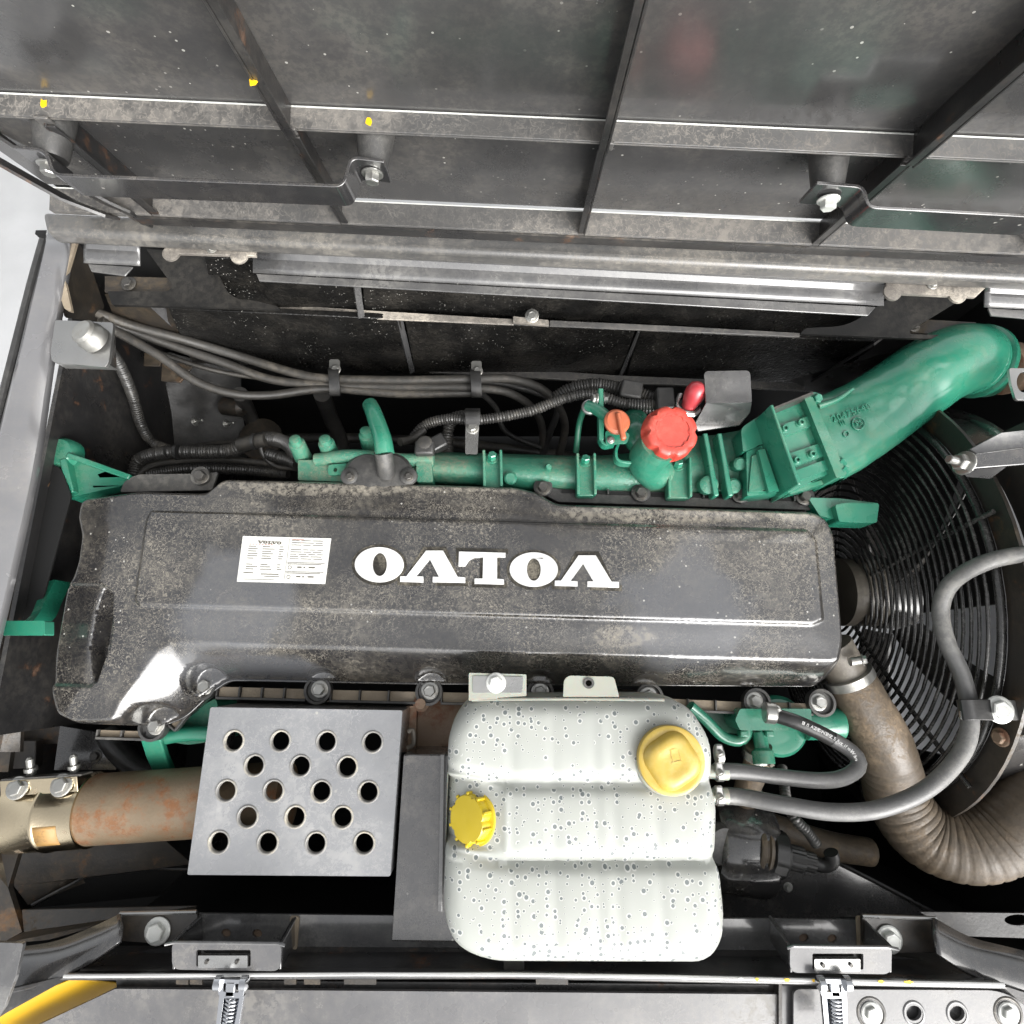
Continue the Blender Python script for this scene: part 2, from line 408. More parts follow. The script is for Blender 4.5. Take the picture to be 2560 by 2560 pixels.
M['yellowspot'] = plain('yellow_paint_chip', (.85, .5, .01), .4)
M['tan'] = dirty('dusty_tan', (.26, .21, .15), .7, dust=.6, dcol=(.36, .30, .22), worm=.2, s=3)
M['beige'] = dirty('beige_casting', (.12, .105, .085), .5, dust=.4, worm=.1, dcol=(.3, .27, .22))
# translucent tank plastic with round dried drops
def tank_mat():
    m = bpy.data.materials.new('translucent_tank_plastic'); m.use_nodes = True; t = m.node_tree; N = t.nodes; L = t.links
    b = N['Principled BSDF']; b.inputs['Roughness'].default_value = .38
    b.inputs['Subsurface Weight'].default_value = .35; b.inputs['Subsurface Radius'].default_value = (.02, .022, .018); b.inputs['Subsurface Scale'].default_value = .5
    tc = N.new('ShaderNodeTexCoord').outputs['Object']
    mpn = N.new('ShaderNodeMapping'); mpn.inputs['Scale'].default_value = (1, 1, .001); L.new(tc, mpn.inputs[0])
    v = N.new('ShaderNodeTexVoronoi'); v.voronoi_dimensions = '2D'; v.inputs['Scale'].default_value = 98; v.inputs['Randomness'].default_value = .95; L.new(mpn.outputs[0], v.inputs['Vector'])
    cs = N.new('ShaderNodeSeparateColor'); L.new(v.outputs['Color'], cs.inputs[0])
    big = N.new('ShaderNodeTexNoise'); big.inputs['Scale'].default_value = 13; L.new(tc, big.inputs['Vector'])
    def ma(op, x, y, cl=False):
        n = N.new('ShaderNodeMath'); n.operation = op; n.use_clamp = cl
        for i, q in enumerate((x, y)):
            if isinstance(q, (int, float)): n.inputs[i].default_value = q
            else: L.new(q, n.inputs[i])
        return n.outputs[0]
    keep = ma('GREATER_THAN', ma('ADD', cs.outputs[1], ma('MULTIPLY', big.outputs['Fac'], 3.0)), 1.72)
    # radius per drop, small ones common
    rad = ma('ADD', ma('MULTIPLY', ma('POWER', cs.outputs[0], 1.7), .24), .07)
    q = ma('DIVIDE', v.outputs['Distance'], rad)
    inner = ma('MULTIPLY', ma('LESS_THAN', q, 1.0), keep)
    halo = ma('MULTIPLY', ma('MULTIPLY', ma('LESS_THAN', q, 1.6), ma('GREATER_THAN', q, 1.0)), keep)
    def mixc(f, a, b_):
        n = N.new('ShaderNodeMix'); n.data_type = 'RGBA'; L.new(f, n.inputs[0])
        for i, c in ((6, a), (7, b_)):
            if isinstance(c, tuple): n.inputs[i].default_value = (*c, 1)
            else: L.new(c, n.inputs[i])
        return n.outputs[2]
    base = mixc(big.outputs['Fac'], (.33, .345, .325), (.41, .42, .385))
    c = mixc(halo, base, (.52, .525, .50)); c = mixc(inner, c, (.155, .175, .175))
    L.new(c, b.inputs['Base Color'])
    bn = N.new('ShaderNodeBump'); bn.inputs['Strength'].default_value = .4; bn.inputs['Distance'].default_value = .001
    L.new(halo, bn.inputs['Height']); L.new(bn.outputs[0], b.inputs['Normal'])
    return m
M['tank'] = tank_mat()
M['tankplain'] = plain('tank_seam_plastic', (.33, .34, .29), .42, 0, Subsurface_Weight=.3, Subsurface_Scale=.01)
# ================================================================ the setting
g = G(); g.add([(-30, -30, -1.9), (30, -30, -1.9), (30, 30, -1.9), (-30, 30, -1.9)], [(0, 1, 2, 3)])
g.mk('ground', M['concrete'], kind='structure')
# engine bay tub: pan and inner walls keep the bay dark
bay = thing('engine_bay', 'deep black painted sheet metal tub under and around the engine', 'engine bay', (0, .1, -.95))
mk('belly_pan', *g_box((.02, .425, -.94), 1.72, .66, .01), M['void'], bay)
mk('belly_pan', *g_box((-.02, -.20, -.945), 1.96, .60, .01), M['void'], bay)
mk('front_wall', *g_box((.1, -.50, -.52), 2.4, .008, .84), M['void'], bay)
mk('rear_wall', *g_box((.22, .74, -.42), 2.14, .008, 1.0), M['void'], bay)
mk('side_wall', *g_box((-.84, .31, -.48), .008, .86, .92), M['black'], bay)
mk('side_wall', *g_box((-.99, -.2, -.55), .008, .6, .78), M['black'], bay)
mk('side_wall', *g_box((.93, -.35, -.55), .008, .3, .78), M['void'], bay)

# ================================================================ hood
hd = thing('hood', 'raised black engine hood seen from inside with glossy panels and dusty flanges across the top', 'hood', H(0, 0, .95))
def hq(X0, X1, n0, n1, D0, D1, nD=None):
    """box in the hood frame"""
    V = [H(X, n, D) for X in (X0, X1) for n in (n0, n1) for D in (D0, D1)]
    return V, [(0, 1, 3, 2), (4, 6, 7, 5), (0, 4, 5, 1), (2, 3, 7, 6), (0, 2, 6, 4), (1, 5, 7, 3)]
XL, XR = -.70, 1.0
def UX(u, D): return (u-1280)/F*D
mk('panel', *hq(XL, XR, 0, -.004, .15, .903), M['hood'], hd)
LD1, LD2 = .698, .909
def ledge(D, w, lip):
    g = G()
    g.add(*hq(XL, XR, .0005, w, D, D+.003)); g.add(*hq(XL, XR, w-.003, w, D+.0035, D+lip))
    return g.mk('flange', M['ledge'], hd, bevel=.0008)
ledge(LD1, .0265, .006); ledge(LD2, .036, .012)
ledge(.42, .026, .006)
# edge highlights where flanges meet the panel, painted in as pale lines
for D, in ((LD1,), (LD2,)):
    mk('edge_highlight', *g_tube([H(XL, .002, D-.001), H(XR, .002, D-.001)], .0010, 6, step=.1), M['boltwhite'], hd)
# stiffening ribs
for Xr, wd in ((-.258, .011), (.1115, .010), (.468, .012), (-.545, .012), (.80, .012)):
    for (Da, Db, nn) in ((.15, LD1-.001, .042), (LD1+.004, LD2+.014, .036)):
        if Xr == -.545 and Da < .2: continue
        g = G()
        g.add(*hq(Xr-.0015, Xr+.0015, .0003, nn, Da, Db))
        g.add(*hq(Xr+(.002 if Xr < 0 else -.002), Xr+(wd if Xr < 0 else -wd), nn-.003, nn-.0002, Da, Db-.004))
        g.mk('rib', M['black'], hd, bevel=.0006)
    mk('rib_tab', *hq(Xr-.008, Xr+.008, .0275, .0312, LD1-.004, LD1+.009), M['ledge'], hd, bevel=.001)
# hood side frame at the left edge
pth = [H(-.655, .0, .2), H(-.655, .0, .80), H(-.625, .012, .86), H(-.60, .022, .905), H(-.575, .03, .93)]
mk('side_flange', *g_strip([H(-.67, .0, .2), H(-.67, .0, .72), H(-.655, .01, .80), H(-.625, .022, .87), H(-.585, .034, .912), H(-.57, .036, .93)], Vector((0, -.02, .06)), .004), M['black'], hd)
mk('side_flange', *g_strip([H(-.70, .02, .3), H(-.70, .02, .76), H(-.67, .03, .82), H(-.64, .04, .87), H(-.60, .045, .905)], Vector((.0, -.02, .03)), .004), M['black'], hd)
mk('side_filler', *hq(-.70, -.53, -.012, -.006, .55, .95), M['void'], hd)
# lower black sheet hem
mk('hem', *hq(-.575, XR, .037, .040, LD2+.004, LD2+.026), M['black'], hd)
# cones with bent mounting rails
def cone(u, v0, v1, r0, r1, D):
    X = UX(u, D-.028)
    n1 = HY-HM*X-(1280-v1)/F*(D-.028)
    ax = (H(X, 1, D)-H(X, 0, D)).normalized()
    L_ = n1-.001
    mk('bumper_cone', *g_lathe(H(X, .0005, D), ax, [(r0*1.02, 0), (r0, .004), (r1, L_-.004), (r1*.93, L_)], 28), M['rubber'], hd)
    return X, n1, ax
def rail(cones, path, D, wv):
    pts = []
    for u, v in path:
        X = UX(u, D); n = HY-HM*X-(1280-v)/F*D; pts.append(H(X, n, D))
    pts2 = []
    for i, p in enumerate(pts): pts2.append(p)
    q = []
    for i in range(len(pts2)):
        if 0 < i < len(pts2)-1:
            a = pts2[i].lerp(pts2[i-1], min(.45, .010/(pts2[i]-pts2[i-1]).length)); b = pts2[i].lerp(pts2[i+1], min(.45, .010/(pts2[i+1]-pts2[i]).length))
            for j in range(5):
                t = j/4; q.append((1-t)**2*a+2*t*(1-t)*pts2[i]+t*t*b)
        else: q.append(pts2[i])
    down = (H(0, 0, 1)-H(0, 0, 0)).normalized()
    return mk('mounting_rail', *g_strip([p+down*wv/2 for p in q], down*wv, .0042), M['blackgloss'], hd, bevel=.0008)
Dc = .70
for (u, v1) in ((90, 372), (925, 394), (2105, 462)):
    X, n1, ax = cone(u, 0, v1-8, .0245, .018, Dc+.028)
    bolt(H(X+.000, n1+.0085, Dc+.024), ax, .009, M['boltwhite'] if u == 2105 else M['bolt'], hd, h=.010)
rail(None, [(38, 366), (118, 374), (142, 436), (866, 464), (882, 392), (966, 402)], Dc, .044)
rail(None, [(2048, 456), (2166, 466), (2180, 517), (2900, 556)], Dc, .044)
# chipped yellow paint spots
for (u, v, D, s_, nn) in ((108, 262, LD1-.001, .007, .012), (545, 115, .50, .004, .043), (637, 186, .60, .006, .043), (925, 312, LD1-.001, .006, .016)):
    X = UX(u, D); c = H(X, nn, D)
    a = (H(1, 0, 0)-H(0, 0, 0)).normalized()
    b = (H(0, 1, 0)-H(0, 0, 0)).normalized()
    pts = [c+a*math.cos(t)*s_*random.uniform(.4, 1)+b*math.sin(t)*s_*random.uniform(.4, 1) for t in [k*.7 for k in range(9)]]
    mk('paint_chip', *g_prism(pts, .0006), M['yellowspot'], hd, smooth=0)

# ================================================================ cross beam, gutter, plates under it
BZ = .18
pts = PL([(100, 526), (2700, 652), (2700, 706), (112, 580)], BZ)
mk('cross_beam', *g_prism(pts, .032), M['beam'], bevel=.010, seg=4, label='long rounded steel beam with crackled dust running the full width below the raised hood', cat='beam')
mk('gap_shade', *g_prism(PL([(500, 548), (2800, 658), (2800, 640), (500, 530)], .165), .004), M['void'], label='thin dark sheet painting the shade in the gap between hood hem and dusty beam', cat='sheet')  # black sheet added for the shade in the gap under the hood
def gutter(name, x0, x1, label, yoff=0, lip=True, cat='rain gutter'):
    def yl(u): return 632+(u-630)*.0525+yoff
    sect = [(0, .150), (6, .140), (22, .132), (45, .128), (58, .124)]
    o = thing(name, label, cat, P(x0, yl(x0)+40, .12), 'pressed grey gutter sheets under the beam')
    V = []; Fc = []; n = 14
    for i in range(n+1):
        u = x0+(x1-x0)*i/n
        for dv, z in sect: V.append(P(u, yl(u)+dv-8, z))
    m = len(sect)
    for i in range(n):
        for k in range(m-1): Fc.append((i*m+k, i*m+k+1, (i+1)*m+k+1, (i+1)*m+k))
    mk('trough', V, Fc, M['sheet'], o, solid=.003)
    p = [(x0+8, yl(x0)+52), (x1-20, yl(x1)+52), (x1-40, yl(x1)+74), (x0+16, yl(x0)+70)]
    mk('lip', *g_prism(PL(p, .124), .003), M['sheet'], o, bevel=.0008)
gutter('rain_gutter', 632, 2210, 'longest pressed grey gutter sheet with a lip, hanging under the middle of the dusty beam')
gutter('rain_gutter', 212, 352, 'short grey gutter sheet under the left end of the dusty beam', yoff=-2)
gutter('rain_gutter', 2462, 2700, 'short grey gutter sheet at the right edge above the green intake elbow', yoff=-10)
# end lugs under the beam
lug = thing('hinge_lug', 'short dusty hinge strip with two rounded ears below the left part of the beam', 'hinge', P(520, 640, .14), 'dusty hinge strips under the beam')
mk('strip', *g_prism(PL([(410, 612), (640, 622), (640, 640), (410, 632)], .15), .006), M['flange'], lug, bevel=.001)
for u in (430, 600): mk('ear', *g_lathe(P(u, 636+(u-430)*.04, .146), (0, 0, 1), [(.014, 0), (.014, .004), (.011, .005)], 20), M['flange'], lug)
bolt(P(530, 622, .151), (0, 0, 1), .006, M['bolt'], lug)
lug = thing('hinge_lug', 'dusty hinge strip with two rounded ears below the right part of the beam', 'hinge', P(2330, 720, .14), 'dusty hinge strips under the beam')
mk('strip', *g_prism(PL([(2215, 708), (2465, 718), (2440, 742), (2215, 732)], .15), .006), M['flange'], lug, bevel=.001)
for u in (2228, 2390): mk('ear', *g_lathe(P(u, 734+(u-2228)*.04, .146), (0, 0, 1), [(.014, 0), (.014, .004), (.011, .005)], 20), M['flange'], lug)
bolt(P(2330, 712, .151), (0, 0, 1), .006, M['bolt'], lug)
# laser cut black brackets
def cutplate(pts, r, label, z=.07, holes=()):
    o = thing('corner_bracket', label, 'bracket', P(*pts[0], z-.02), 'black cut brackets under the beam')
    mk('plate', *g_prism(PL(rnd(pts, r), z), .006), M['matblack'], o, bevel=.0012)
    return o
cl = cutplate([(365, 622), (520, 632), (575, 745), (640, 752), (690, 764), (700, 772), (280, 762), (268, 728), (420, 728), (432, 715)], [2, 2, 60, 8, 4, 4, 4, 4, 14, 14],
    'black cut corner bracket sweeping down from the left end of the dusty beam')
mk('back_plate', *g_prism(PL([(262, 690), (440, 695), (440, 730), (262, 730)], .05), .004), M['brown'], cl)
bolt(P(322, 710, .051), (0, 0, 1), .0095, M['boltdark'], cl)
cr = cutplate([(2245, 730), (2420, 738), (2260, 835), (2460, 840), (2460, 852), (2000, 834), (2015, 820), (2120, 815)], [4, 4, 30, 4, 4, 4, 4, 40],
    'black cut corner bracket reaching from the right gutter end down to the green elbow', z=.02)
mk('back_plate', *g_prism(PL([(2265, 796), (2440, 806), (2440, 838), (2262, 832)], -.01), .004), M['brown'], cr)
bolt(P(2283, 815, -.009), (0, 0, 1), .0085, M['boltdark'], cr)

# ================================================================ insulated bulkhead
bk = thing('bulkhead', 'insulated rear bulkhead of pebbled black foam panels behind the hoses', 'bulkhead', (0, .6, -.9))
def wallq(u0, v0, u1, v1, u2, v2, u3, v3, y): return [PY(u0, v0, y), PY(u1, v1, y), PY(u2, v2, y), PY(u3, v3, y)]
def slope(u): return (u-1280)*.047
def foam(u0, u1, v0, v1, y, ja=0, jb=0):
    n = 10; V = []
    pts = [PY(u0, v0+slope(u0), y), PY(u1, v0+slope(u1), y), PY(u1+jb, v1+slope(u1+jb), y), PY(u0+ja, v1+slope(u0+ja), y)]
    mk('foam_panel', *g_prism(pts, .012, (0, 1, 0)), M['foam'], bk, bevel=.002)
YW = .66
for (a, b_, ja, jb) in ((510, 898, 30, 6), (904, 2230, 6, -30)): foam(a, b_, 680, 800, YW, ja, jb)
for (a, b_, ja, jb) in ((420, 1000, 60, 24), (1012, 1588, 26, -44), (1602, 2200, -44, -160)): foam(a, b_, 812, 946, YW-.025, ja, jb)
# dividers
for (ua, va, ub, vb) in ((892, 715, 903, 792), (998, 795, 1030, 930), (1600, 826, 1548, 948)):
    mk('divider', *g_beam(PY(ua, va, YW-.02), PY(ub, vb, YW-.028), .004, .012), M['sheet'], bk)
# pale flange, dusty lower rail
def shelf(name, pts, z, th, mat, bev=.001): mk(name, *g_prism(PL(pts, z), th), mat, bk, bevel=bev)
shelf('flange_strip', [(690, 760), (900, 774), (1280, 797), (1285, 812), (900, 795), (700, 772)], -.03, .004, M['flange'])
shelf('flange_strip', [(1282, 790), (1372, 800), (1372, 814), (1282, 806)], -.022, .006, M['flange'])
shelf('flange_strip', [(1374, 800), (1700, 815), (2000, 832), (2000, 842), (1700, 829), (1374, 815)], -.03, .004, M['ledge'])
bolt(P(1330, 790, -.02), (0, -.3, 1), .009, M['bolt'], bk, h=.006)
shelf('lower_rail', [(590, 880), (1000, 902), (1545, 938), (2010, 958), (2012, 974), (1540, 956), (1000, 926), (600, 903)], -.25, .008, M['ledge'])
mk('brace', *g_beam(P(370, 745, .03), P(480, 850, -.15), .018, .004), M['sheet'], bk)
mk('brace', *g_beam(P(2200, 850, -.0), P(2040, 945, -.2), .03, .004), M['black'], bk)
mk('side_sheet', *g_prism([P(1980, 948, -.21), P(2330, 850, -.02), P(2500, 860, .0), P(2500, 1000, -.3), P(2050, 990, -.32)], .004), M['black'], bk)
mk('gusset', *g_prism([P(262, 735, 0), P(560, 770, 0), P(520, 850, -.12), P(300, 830, -.1)], .004), M['brown'], bk)
# back of bay left: plates
ip = thing('inner_frame_plate', 'rust stained dark frame plates deep in the left rear corner behind the corrugated conduit', 'frame plate', P(300, 1050, -.55))
mk('plate', *g_prism([P(150, 900, -.12), P(245, 905, -.12), P(205, 1120, -.3), P(120, 1120, -.3)], .006), M['brown'], ip)
mk('plate', *g_prism([P(245, 905, -.15), P(420, 880, -.3), P(600, 930, -.4), P(620, 1180, -.5), P(190, 1180, -.34)], .006), M['matblack'], ip)
mk('rib', *g_prism([P(245, 925, -.13), P(270, 950, -.14), P(232, 1130, -.3), P(195, 1130, -.3)], .004), M['black'], ip)
for (pp) in ([(360, 882), (405, 885), (400, 915), (358, 914)], [(405, 908), (490, 905), (450, 955), (402, 952)]): mk('lug', *g_prism(PL(pp, -.2), .005), M['brown'], ip, bevel=.001)
mk('lug', *g_lathe(P(560, 1015, -.38), (1, -.2, .2), [(.022, 0), (.022, .05), (.012, .06)], 16), M['brown'], ip)
for (u, v) in ((246, 1068), (497, 1054), (575, 1060)): bolt(P(u-10, v, -.3), (.9, 0, .35), .007, M['bolt'], ip, stud=.024, h=.004)
mk('disc', *g_lathe(P(655, 1100, -.45), (0, 0, 1), [(.055, 0), (.055, .01), (.03, .012)], 32), M['brown'], ip)

# ================================================================ left side frame tube and bracket
sf = thing('side_frame', 'shiny black rounded frame member along the left edge of the bay', 'frame', P(60, 1500, -.15))
V, Fc = [], []
prof = [(0, -.06), (0, -.01), (.1, .0), (.25, .004), (.5, .0), (.75, -.004), (.95, -.012), (1, -.022)]
rows = [(572, 112, 170), (640, 98, 158), (760, 68, 136), (900, 34, 112), (1100, -20, 84), (1200, -48, 66), (1300, -75, 44), (1500, -128, -2), (1700, -180, -50), (1950, -240, -110)]
for v, a, b_ in rows:
    for f, dz in prof:
        V.append(P(a+(b_-a)*f, v, .10)+Vector((0, 0, dz)))
m = len(prof)
for i in range(len(rows)-1):
    for k in range(m-1): Fc.append((i*m+k, i*m+k+1, (i+1)*m+k+1, (i+1)*m+k))
mk('tube', V, Fc, M['frame'], sf, solid=.003)
mk('edge_seal', *g_tube([P(u, v, .095) for u, v in ((108, 600), (80, 700), (42, 850), (-6, 1040), (-60, 1250), (-120, 1500))], .006, 8), M['hoseblack'], sf)
mk('weld_plate', *g_prism([P(u, v, .085) for u, v in rnd([(183, 602), (192, 600), (180, 640), (162, 700), (180, 780), (160, 772), (140, 705), (150, 660)], 8)], .006), M['tan'], sf, bevel=.001)
mk('inner_plate', *g_prism([P(190, 600, .08), P(215, 640, .05), P(255, 760, -.02), P(245, 800, -.05), P(160, 790, .06), P(150, 700, .07)], .006), M['brown'], sf)
mb = thing('mounting_bracket', 'bright folded bracket plate with one large bolt, welded on the left frame tube', 'bracket', P(200, 880, .06))
mk('plate', *g_plate([PL(rnd([(138, 800), (284, 806), (272, 905), (262, 918), (130, 905), (126, 880)], [6, 10, 20, 10, 10, 10]), .115)], .006), M['steel'], mb, bevel=.0015)
mk('fold', *g_prism([P(126, 898, .112), P(262, 905, .112), P(292, 922, .07), P(160, 918, .06)], .005), M['steel'], mb, bevel=.001)
mk('side_fold', *g_prism([P(284, 808, .114), P(286, 815, .07), P(292, 920, .07), P(268, 905, .112)], .004, (-1, 0, 0)), M['blackgloss'], mb)
mk('spacer', *g_lathe(P(240, 850, .115), (-.25, .1, 1), [(.024, 0), (.024, .012), (.0215, .016), (.021, .024), (.017, .028), (.006, .029)], 28), M['bolt'], mb)
# lower left: dark channels beside the cover
ch = thing('frame_channel', 'dark brown stained frame channel descending past the green arm at the left edge', 'frame', P(60, 1600, -.4))
mk('web', *g_prism([P(160, 1155, -.05), P(165, 1240, -.05), P(60, 1640, -.12), P(20, 1930, -.12), P(-60, 1930, -.12), P(-10, 1560, -.05), P(60, 1300, -.02)], .01), M['brown'], ch)
mk('web', *g_prism([P(0, 1580, -.08), P(58, 1600, -.08), P(50, 1880, -.12), P(0, 1880, -.1), P(-40, 1880, -.1), P(-40, 1580, -.08)], .008), M['brown'], ch)
mk('hole', *g_prism(PL(rnd([(108, 1160), (150, 1165), (178, 1240), (90, 1560), (20, 1560)], [30, 40, 10, 4, 4]), -.04), .003), M['void'], ch)  # black plate painting in the dark of the frame opening
lp = thing('frame_plate', 'muddy lower frame plate with a bolt under the left end of the engine cover', 'frame plate', P(100, 1800, -.42))
mk('plate', *g_prism(PL([(40, 1720), (120, 1720), (150, 1780), (160, 1860), (30, 1860)], -.25), .006), M['brown'], lp, bevel=.001)
mk('plate', *g_prism(PL([(-20, 1850), (90, 1852), (88, 1920), (-20, 1925)], -.22), .02), M['brown'], lp, bevel=.002)
mk('plate', *g_prism(PL([(150, 1815), (300, 1840), (290, 1925), (135, 1925)], -.24), .006), M['blackgloss'], lp)
bolt(P(82, 1762, -.249), (0, 0, 1), .009, M['boltdark'], lp); bolt(P(240, 1890, -.24), (0, 0, 1), .008, M['boltdark'], lp)
bolt(P(30, 1820, -.248), (1, 0, .1), .004, M['bolt'], lp, stud=.025, washer=False)

# ================================================================ green lifting eyes
def solidg(name, pts, z, th, mat, parent, r=0, bev=.003, seg=3, holes=()):
    return mk(name, *g_plate([PL(rnd(pts, r), z)]+[PL(h_, z) for h_ in holes], th), mat, parent, bevel=bev, seg=seg)
le = thing('lifting_bracket', 'green cast bracket arm behind the top left corner of the engine cover', 'bracket', P(190, 1180, -.2))
solidg('arm', [(118, 1115), (170, 1118), (205, 1150), (345, 1192), (300, 1215), (190, 1240), (172, 1250), (160, 1200), (112, 1142)], -.06, .03, M['green'], le, [12, 14, 14, 4, 6, 10, 10, 30, 10], .0015)
mk('web', *g_beam(P(175, 1140, -.05), P(330, 1196, -.055), .010, .02), M['green'], le, bevel=.002)
mk('web', *g_beam(P(165, 1150, -.05), P(185, 1235, -.055), .012, .02), M['green'], le, bevel=.002)
mk('boss', *g_lathe(P(150, 1132, -.05), (0, 0, 1), [(.032, -.02), (.030, 0), (.024, .008), (.01, .009)], 24), M['green'], le)
le = thing('engine_hanger', 'curved green arm sticking out left of the cover below the dark frame opening', 'bracket', P(60, 1570, -.2))
V, Fc = g_strip(smooth_path([P(-20, 1568, .02), P(60, 1568, .0), P(104, 1545, -.03), P(126, 1500, -.06), P(146, 1455, -.08)], .005), (0, 0, .04), .016)
mk('arm', V, Fc, M['green'], le, bevel=.003)
mk('face', *g_prism(PL(rnd([(-20, 1552), (112, 1552), (112, 1588), (-20, 1588)], 4), .035), .02), M['green'], le, bevel=.003)
le = thing('engine_hanger', 'short green lug bracket jutting out right of the cover beside the fan guard', 'bracket', P(2130, 1280, -.1))
solidg('web', [(2020, 1244), (2100, 1246), (2196, 1258), (2196, 1264), (2100, 1300), (2050, 1290)], -.03, .03, M['green'], le, 4, .003)
solidg('nose', [(2088, 1262), (2120, 1256), (2198, 1260), (2192, 1307), (2118, 1305), (2098, 1304)], -.015, .045, M['green'], le, [6, 14, 5, 5, 12, 6], .005)
# ================================================================ valve cover
vc = thing('engine_cover', 'long black dusty engine valve cover with raised white letters in the middle of the bay', 'engine cover', P(1100, 1500, -.15))
Bp = rnd([(185, 1236), (330, 1216), (500, 1222), (545, 1186), (900, 1190), (1290, 1205), (1345, 1218), (1395, 1248), (2040, 1266), (2085, 1285), (2100, 1330), (2128, 1640), (2122, 1690), (2095, 1722),
    (1000, 1716), (520, 1706), (478, 1735), (400, 1808), (340, 1828), (165, 1818), (120, 1795), (106, 1740), (108, 1640), (140, 1460), (160, 1440), (176, 1400), (186, 1335), (176, 1290)],
    [12, 8, 20, 20, 0, 30, 20, 30, 20, 20, 6, 10, 20, 20, 4, 20, 20, 30, 20, 40, 24, 30, 20, 10, 10, 20, 20, 20])
Tp = rnd([(202, 1252), (335, 1234), (512, 1238), (556, 1202), (1285, 1222), (1338, 1234), (1388, 1264), (2035, 1284), (2066, 1300), (2084, 1338), (2106, 1600), (2096, 1650), (1300, 1630), (470, 1602), (425, 1604), (385, 1628), (290, 1762), (276, 1798), (180, 1800),
    (140, 1780), (128, 1735), (130, 1640), (160, 1470), (180, 1450), (196, 1400), (204, 1335), (194, 1290)], 12)
Pp = rnd([(378, 1278), (2018, 1326), (2040, 1352), (2058, 1550), (2030, 1562), (350, 1514), (340, 1500), (368, 1300)], 6)
Dp = rnd([(120, 1458), (262, 1462), (288, 1480), (282, 1600), (246, 1705), (238, 1716), (108, 1712), (90, 1640)], [10, 14, 20, 10, 8, 8, 8, 8])
B2, T2, P2, D2 = XY(Bp, -.01), XY(Tp, 0), XY(Pp, 0), XY(Dp, -.01)
E2 = XY(rnd([(266, 1468), (292, 1484), (288, 1600), (250, 1708), (236, 1700), (228, 1620), (244, 1530)], 8), -.01)
S2 = XY(rnd([(425, 1596), (500, 1625), (560, 1700), (600, 1720), (300, 1850), (240, 1800), (285, 1760)], 4), 0)
BOLTS = [(515, 1712), (800, 1721), (1075, 1724), (1350, 1727), (1620, 1737), (1885, 1750), (392, 1812)]
bz = [np.array(XY([(u, v-4)], -.06)[0]) for u, v in BOLTS]
DEP = .085
def zc(xy):
    dB = np.maximum(sdist(xy, B2), 0); sT = sdist(xy, T2); dT = np.maximum(-sT, 0)
    t = dT/(dT+dB+1e-6); wide = np.clip((dT+dB)/.06, 0, 1); z = -DEP*((1-wide)*(1-np.sqrt(np.clip(1-t**2.4, 0, 1)))+wide*t**1.3)
    ins = np.maximum(sT, 0); z += .004*sstep(ins/.06)-.004
    z += .0050*sstep((sdist(xy, P2)+.003)/.007)
    # inner fall at the panel left: soft crease line below it
    dD = sdist(xy, D2); z -= .006*sstep((dD+.003)/.008); z -= .032*sstep((sdist(xy, E2)+.002)/.012)
    for c in bz:
        d = np.hypot(*(xy-c).T); k = sstep((.034-d)/.010); z = z*(1-k)+np.minimum(z, -.078)*k
    z += .0004*np.sin(xy[:, 0]*9)*sstep(ins/.05)
    return z
V, Fc = relief(B2, T2, zc, extra=(P2, D2, E2)+tuple([(c[0]+r_*math.cos(k*.3142), c[1]+r_*math.sin(k*.3142)) for k in range(20)] for c in bz for r_ in (.029,)), grid=.0062)
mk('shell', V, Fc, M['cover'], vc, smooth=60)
# skirt below the outline
q = [Vector((x, y, 0)) for x, y in B2]; n = len(q)
V = [Vector((p.x, p.y, -.084)) for p in q]+[Vector((p.x, p.y, -.105)) for p in q]
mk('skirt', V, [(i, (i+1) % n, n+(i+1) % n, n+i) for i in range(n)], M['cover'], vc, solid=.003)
# flange rim with dusty cells along the lower edge
def cell_row(pts, z, h, name='flange_cell'):
    """pts: (u,v) along the row; each cell a tan floor with black frames"""
    for (a, b_) in zip(pts[:-1], pts[1:]):
        (u0, v0), (u1, v1) = a, b_
        A, Bq = P(u0, v0, z), P(u1, v1, z); d = (Bq-A); L = d.length; n = max(1, round(L/.044)); dn = d.normalized(); pr = Vector((dn.y, -dn.x, 0))
        for i in range(n):
            s0 = A+d*(i/n); s1 = A+d*((i+1)/n)
            mk(name, *g_prism([s0+dn*.002+pr*.002, s1-dn*.001+pr*.002, s1-dn*.001+pr*(h-.002), s0+dn*.002+pr*(h-.002)], .004), M['tan'], vc)
        g = G()
        g.add(*g_beam(A+pr*h+Vector((0, 0, .003)), Bq+pr*h+Vector((0, 0, .003)), .004, .012))
        for i in range(n+1): g.add(*g_beam(A+d*(i/n)+pr*.0005+Vector((0, 0, .002)), A+d*(i/n)+pr*(h-.001)+Vector((0, 0, .002)), .003, .010))
        g.mk('flange_frame', M['rubber'], vc, bevel=.0006)
FZ = -.095
row = [(548, 1714), (770, 1720), (830, 1722), (1045, 1727), (1105, 1728), (1320, 1732), (1380, 1733), (1590, 1741), (1650, 1743), (1855, 1752), (1915, 1753), (2025, 1756)]
for i in range(0, len(row), 2): cell_row(row[i:i+2], FZ, .020)
cell_row([(250, 1822), (370, 1826)], FZ, .014)
cell_row([(425, 1812), (482, 1742)], FZ, .016)
for (u, v) in BOLTS+[(2045, 1752)]:
    mk('bolt_seat', *g_lathe(P(u, v+4, -.098), (0, 0, 1), [(.0235, 0), (.0235, .016), (.019, .0165), (.018, .010), (.012, .010)], 26), M['rubber'], vc)
    bolt(P(u, v+2, -.084), (0, 0, 1), .0105, M['bolt'], vc, h=.011, rot=random.random())
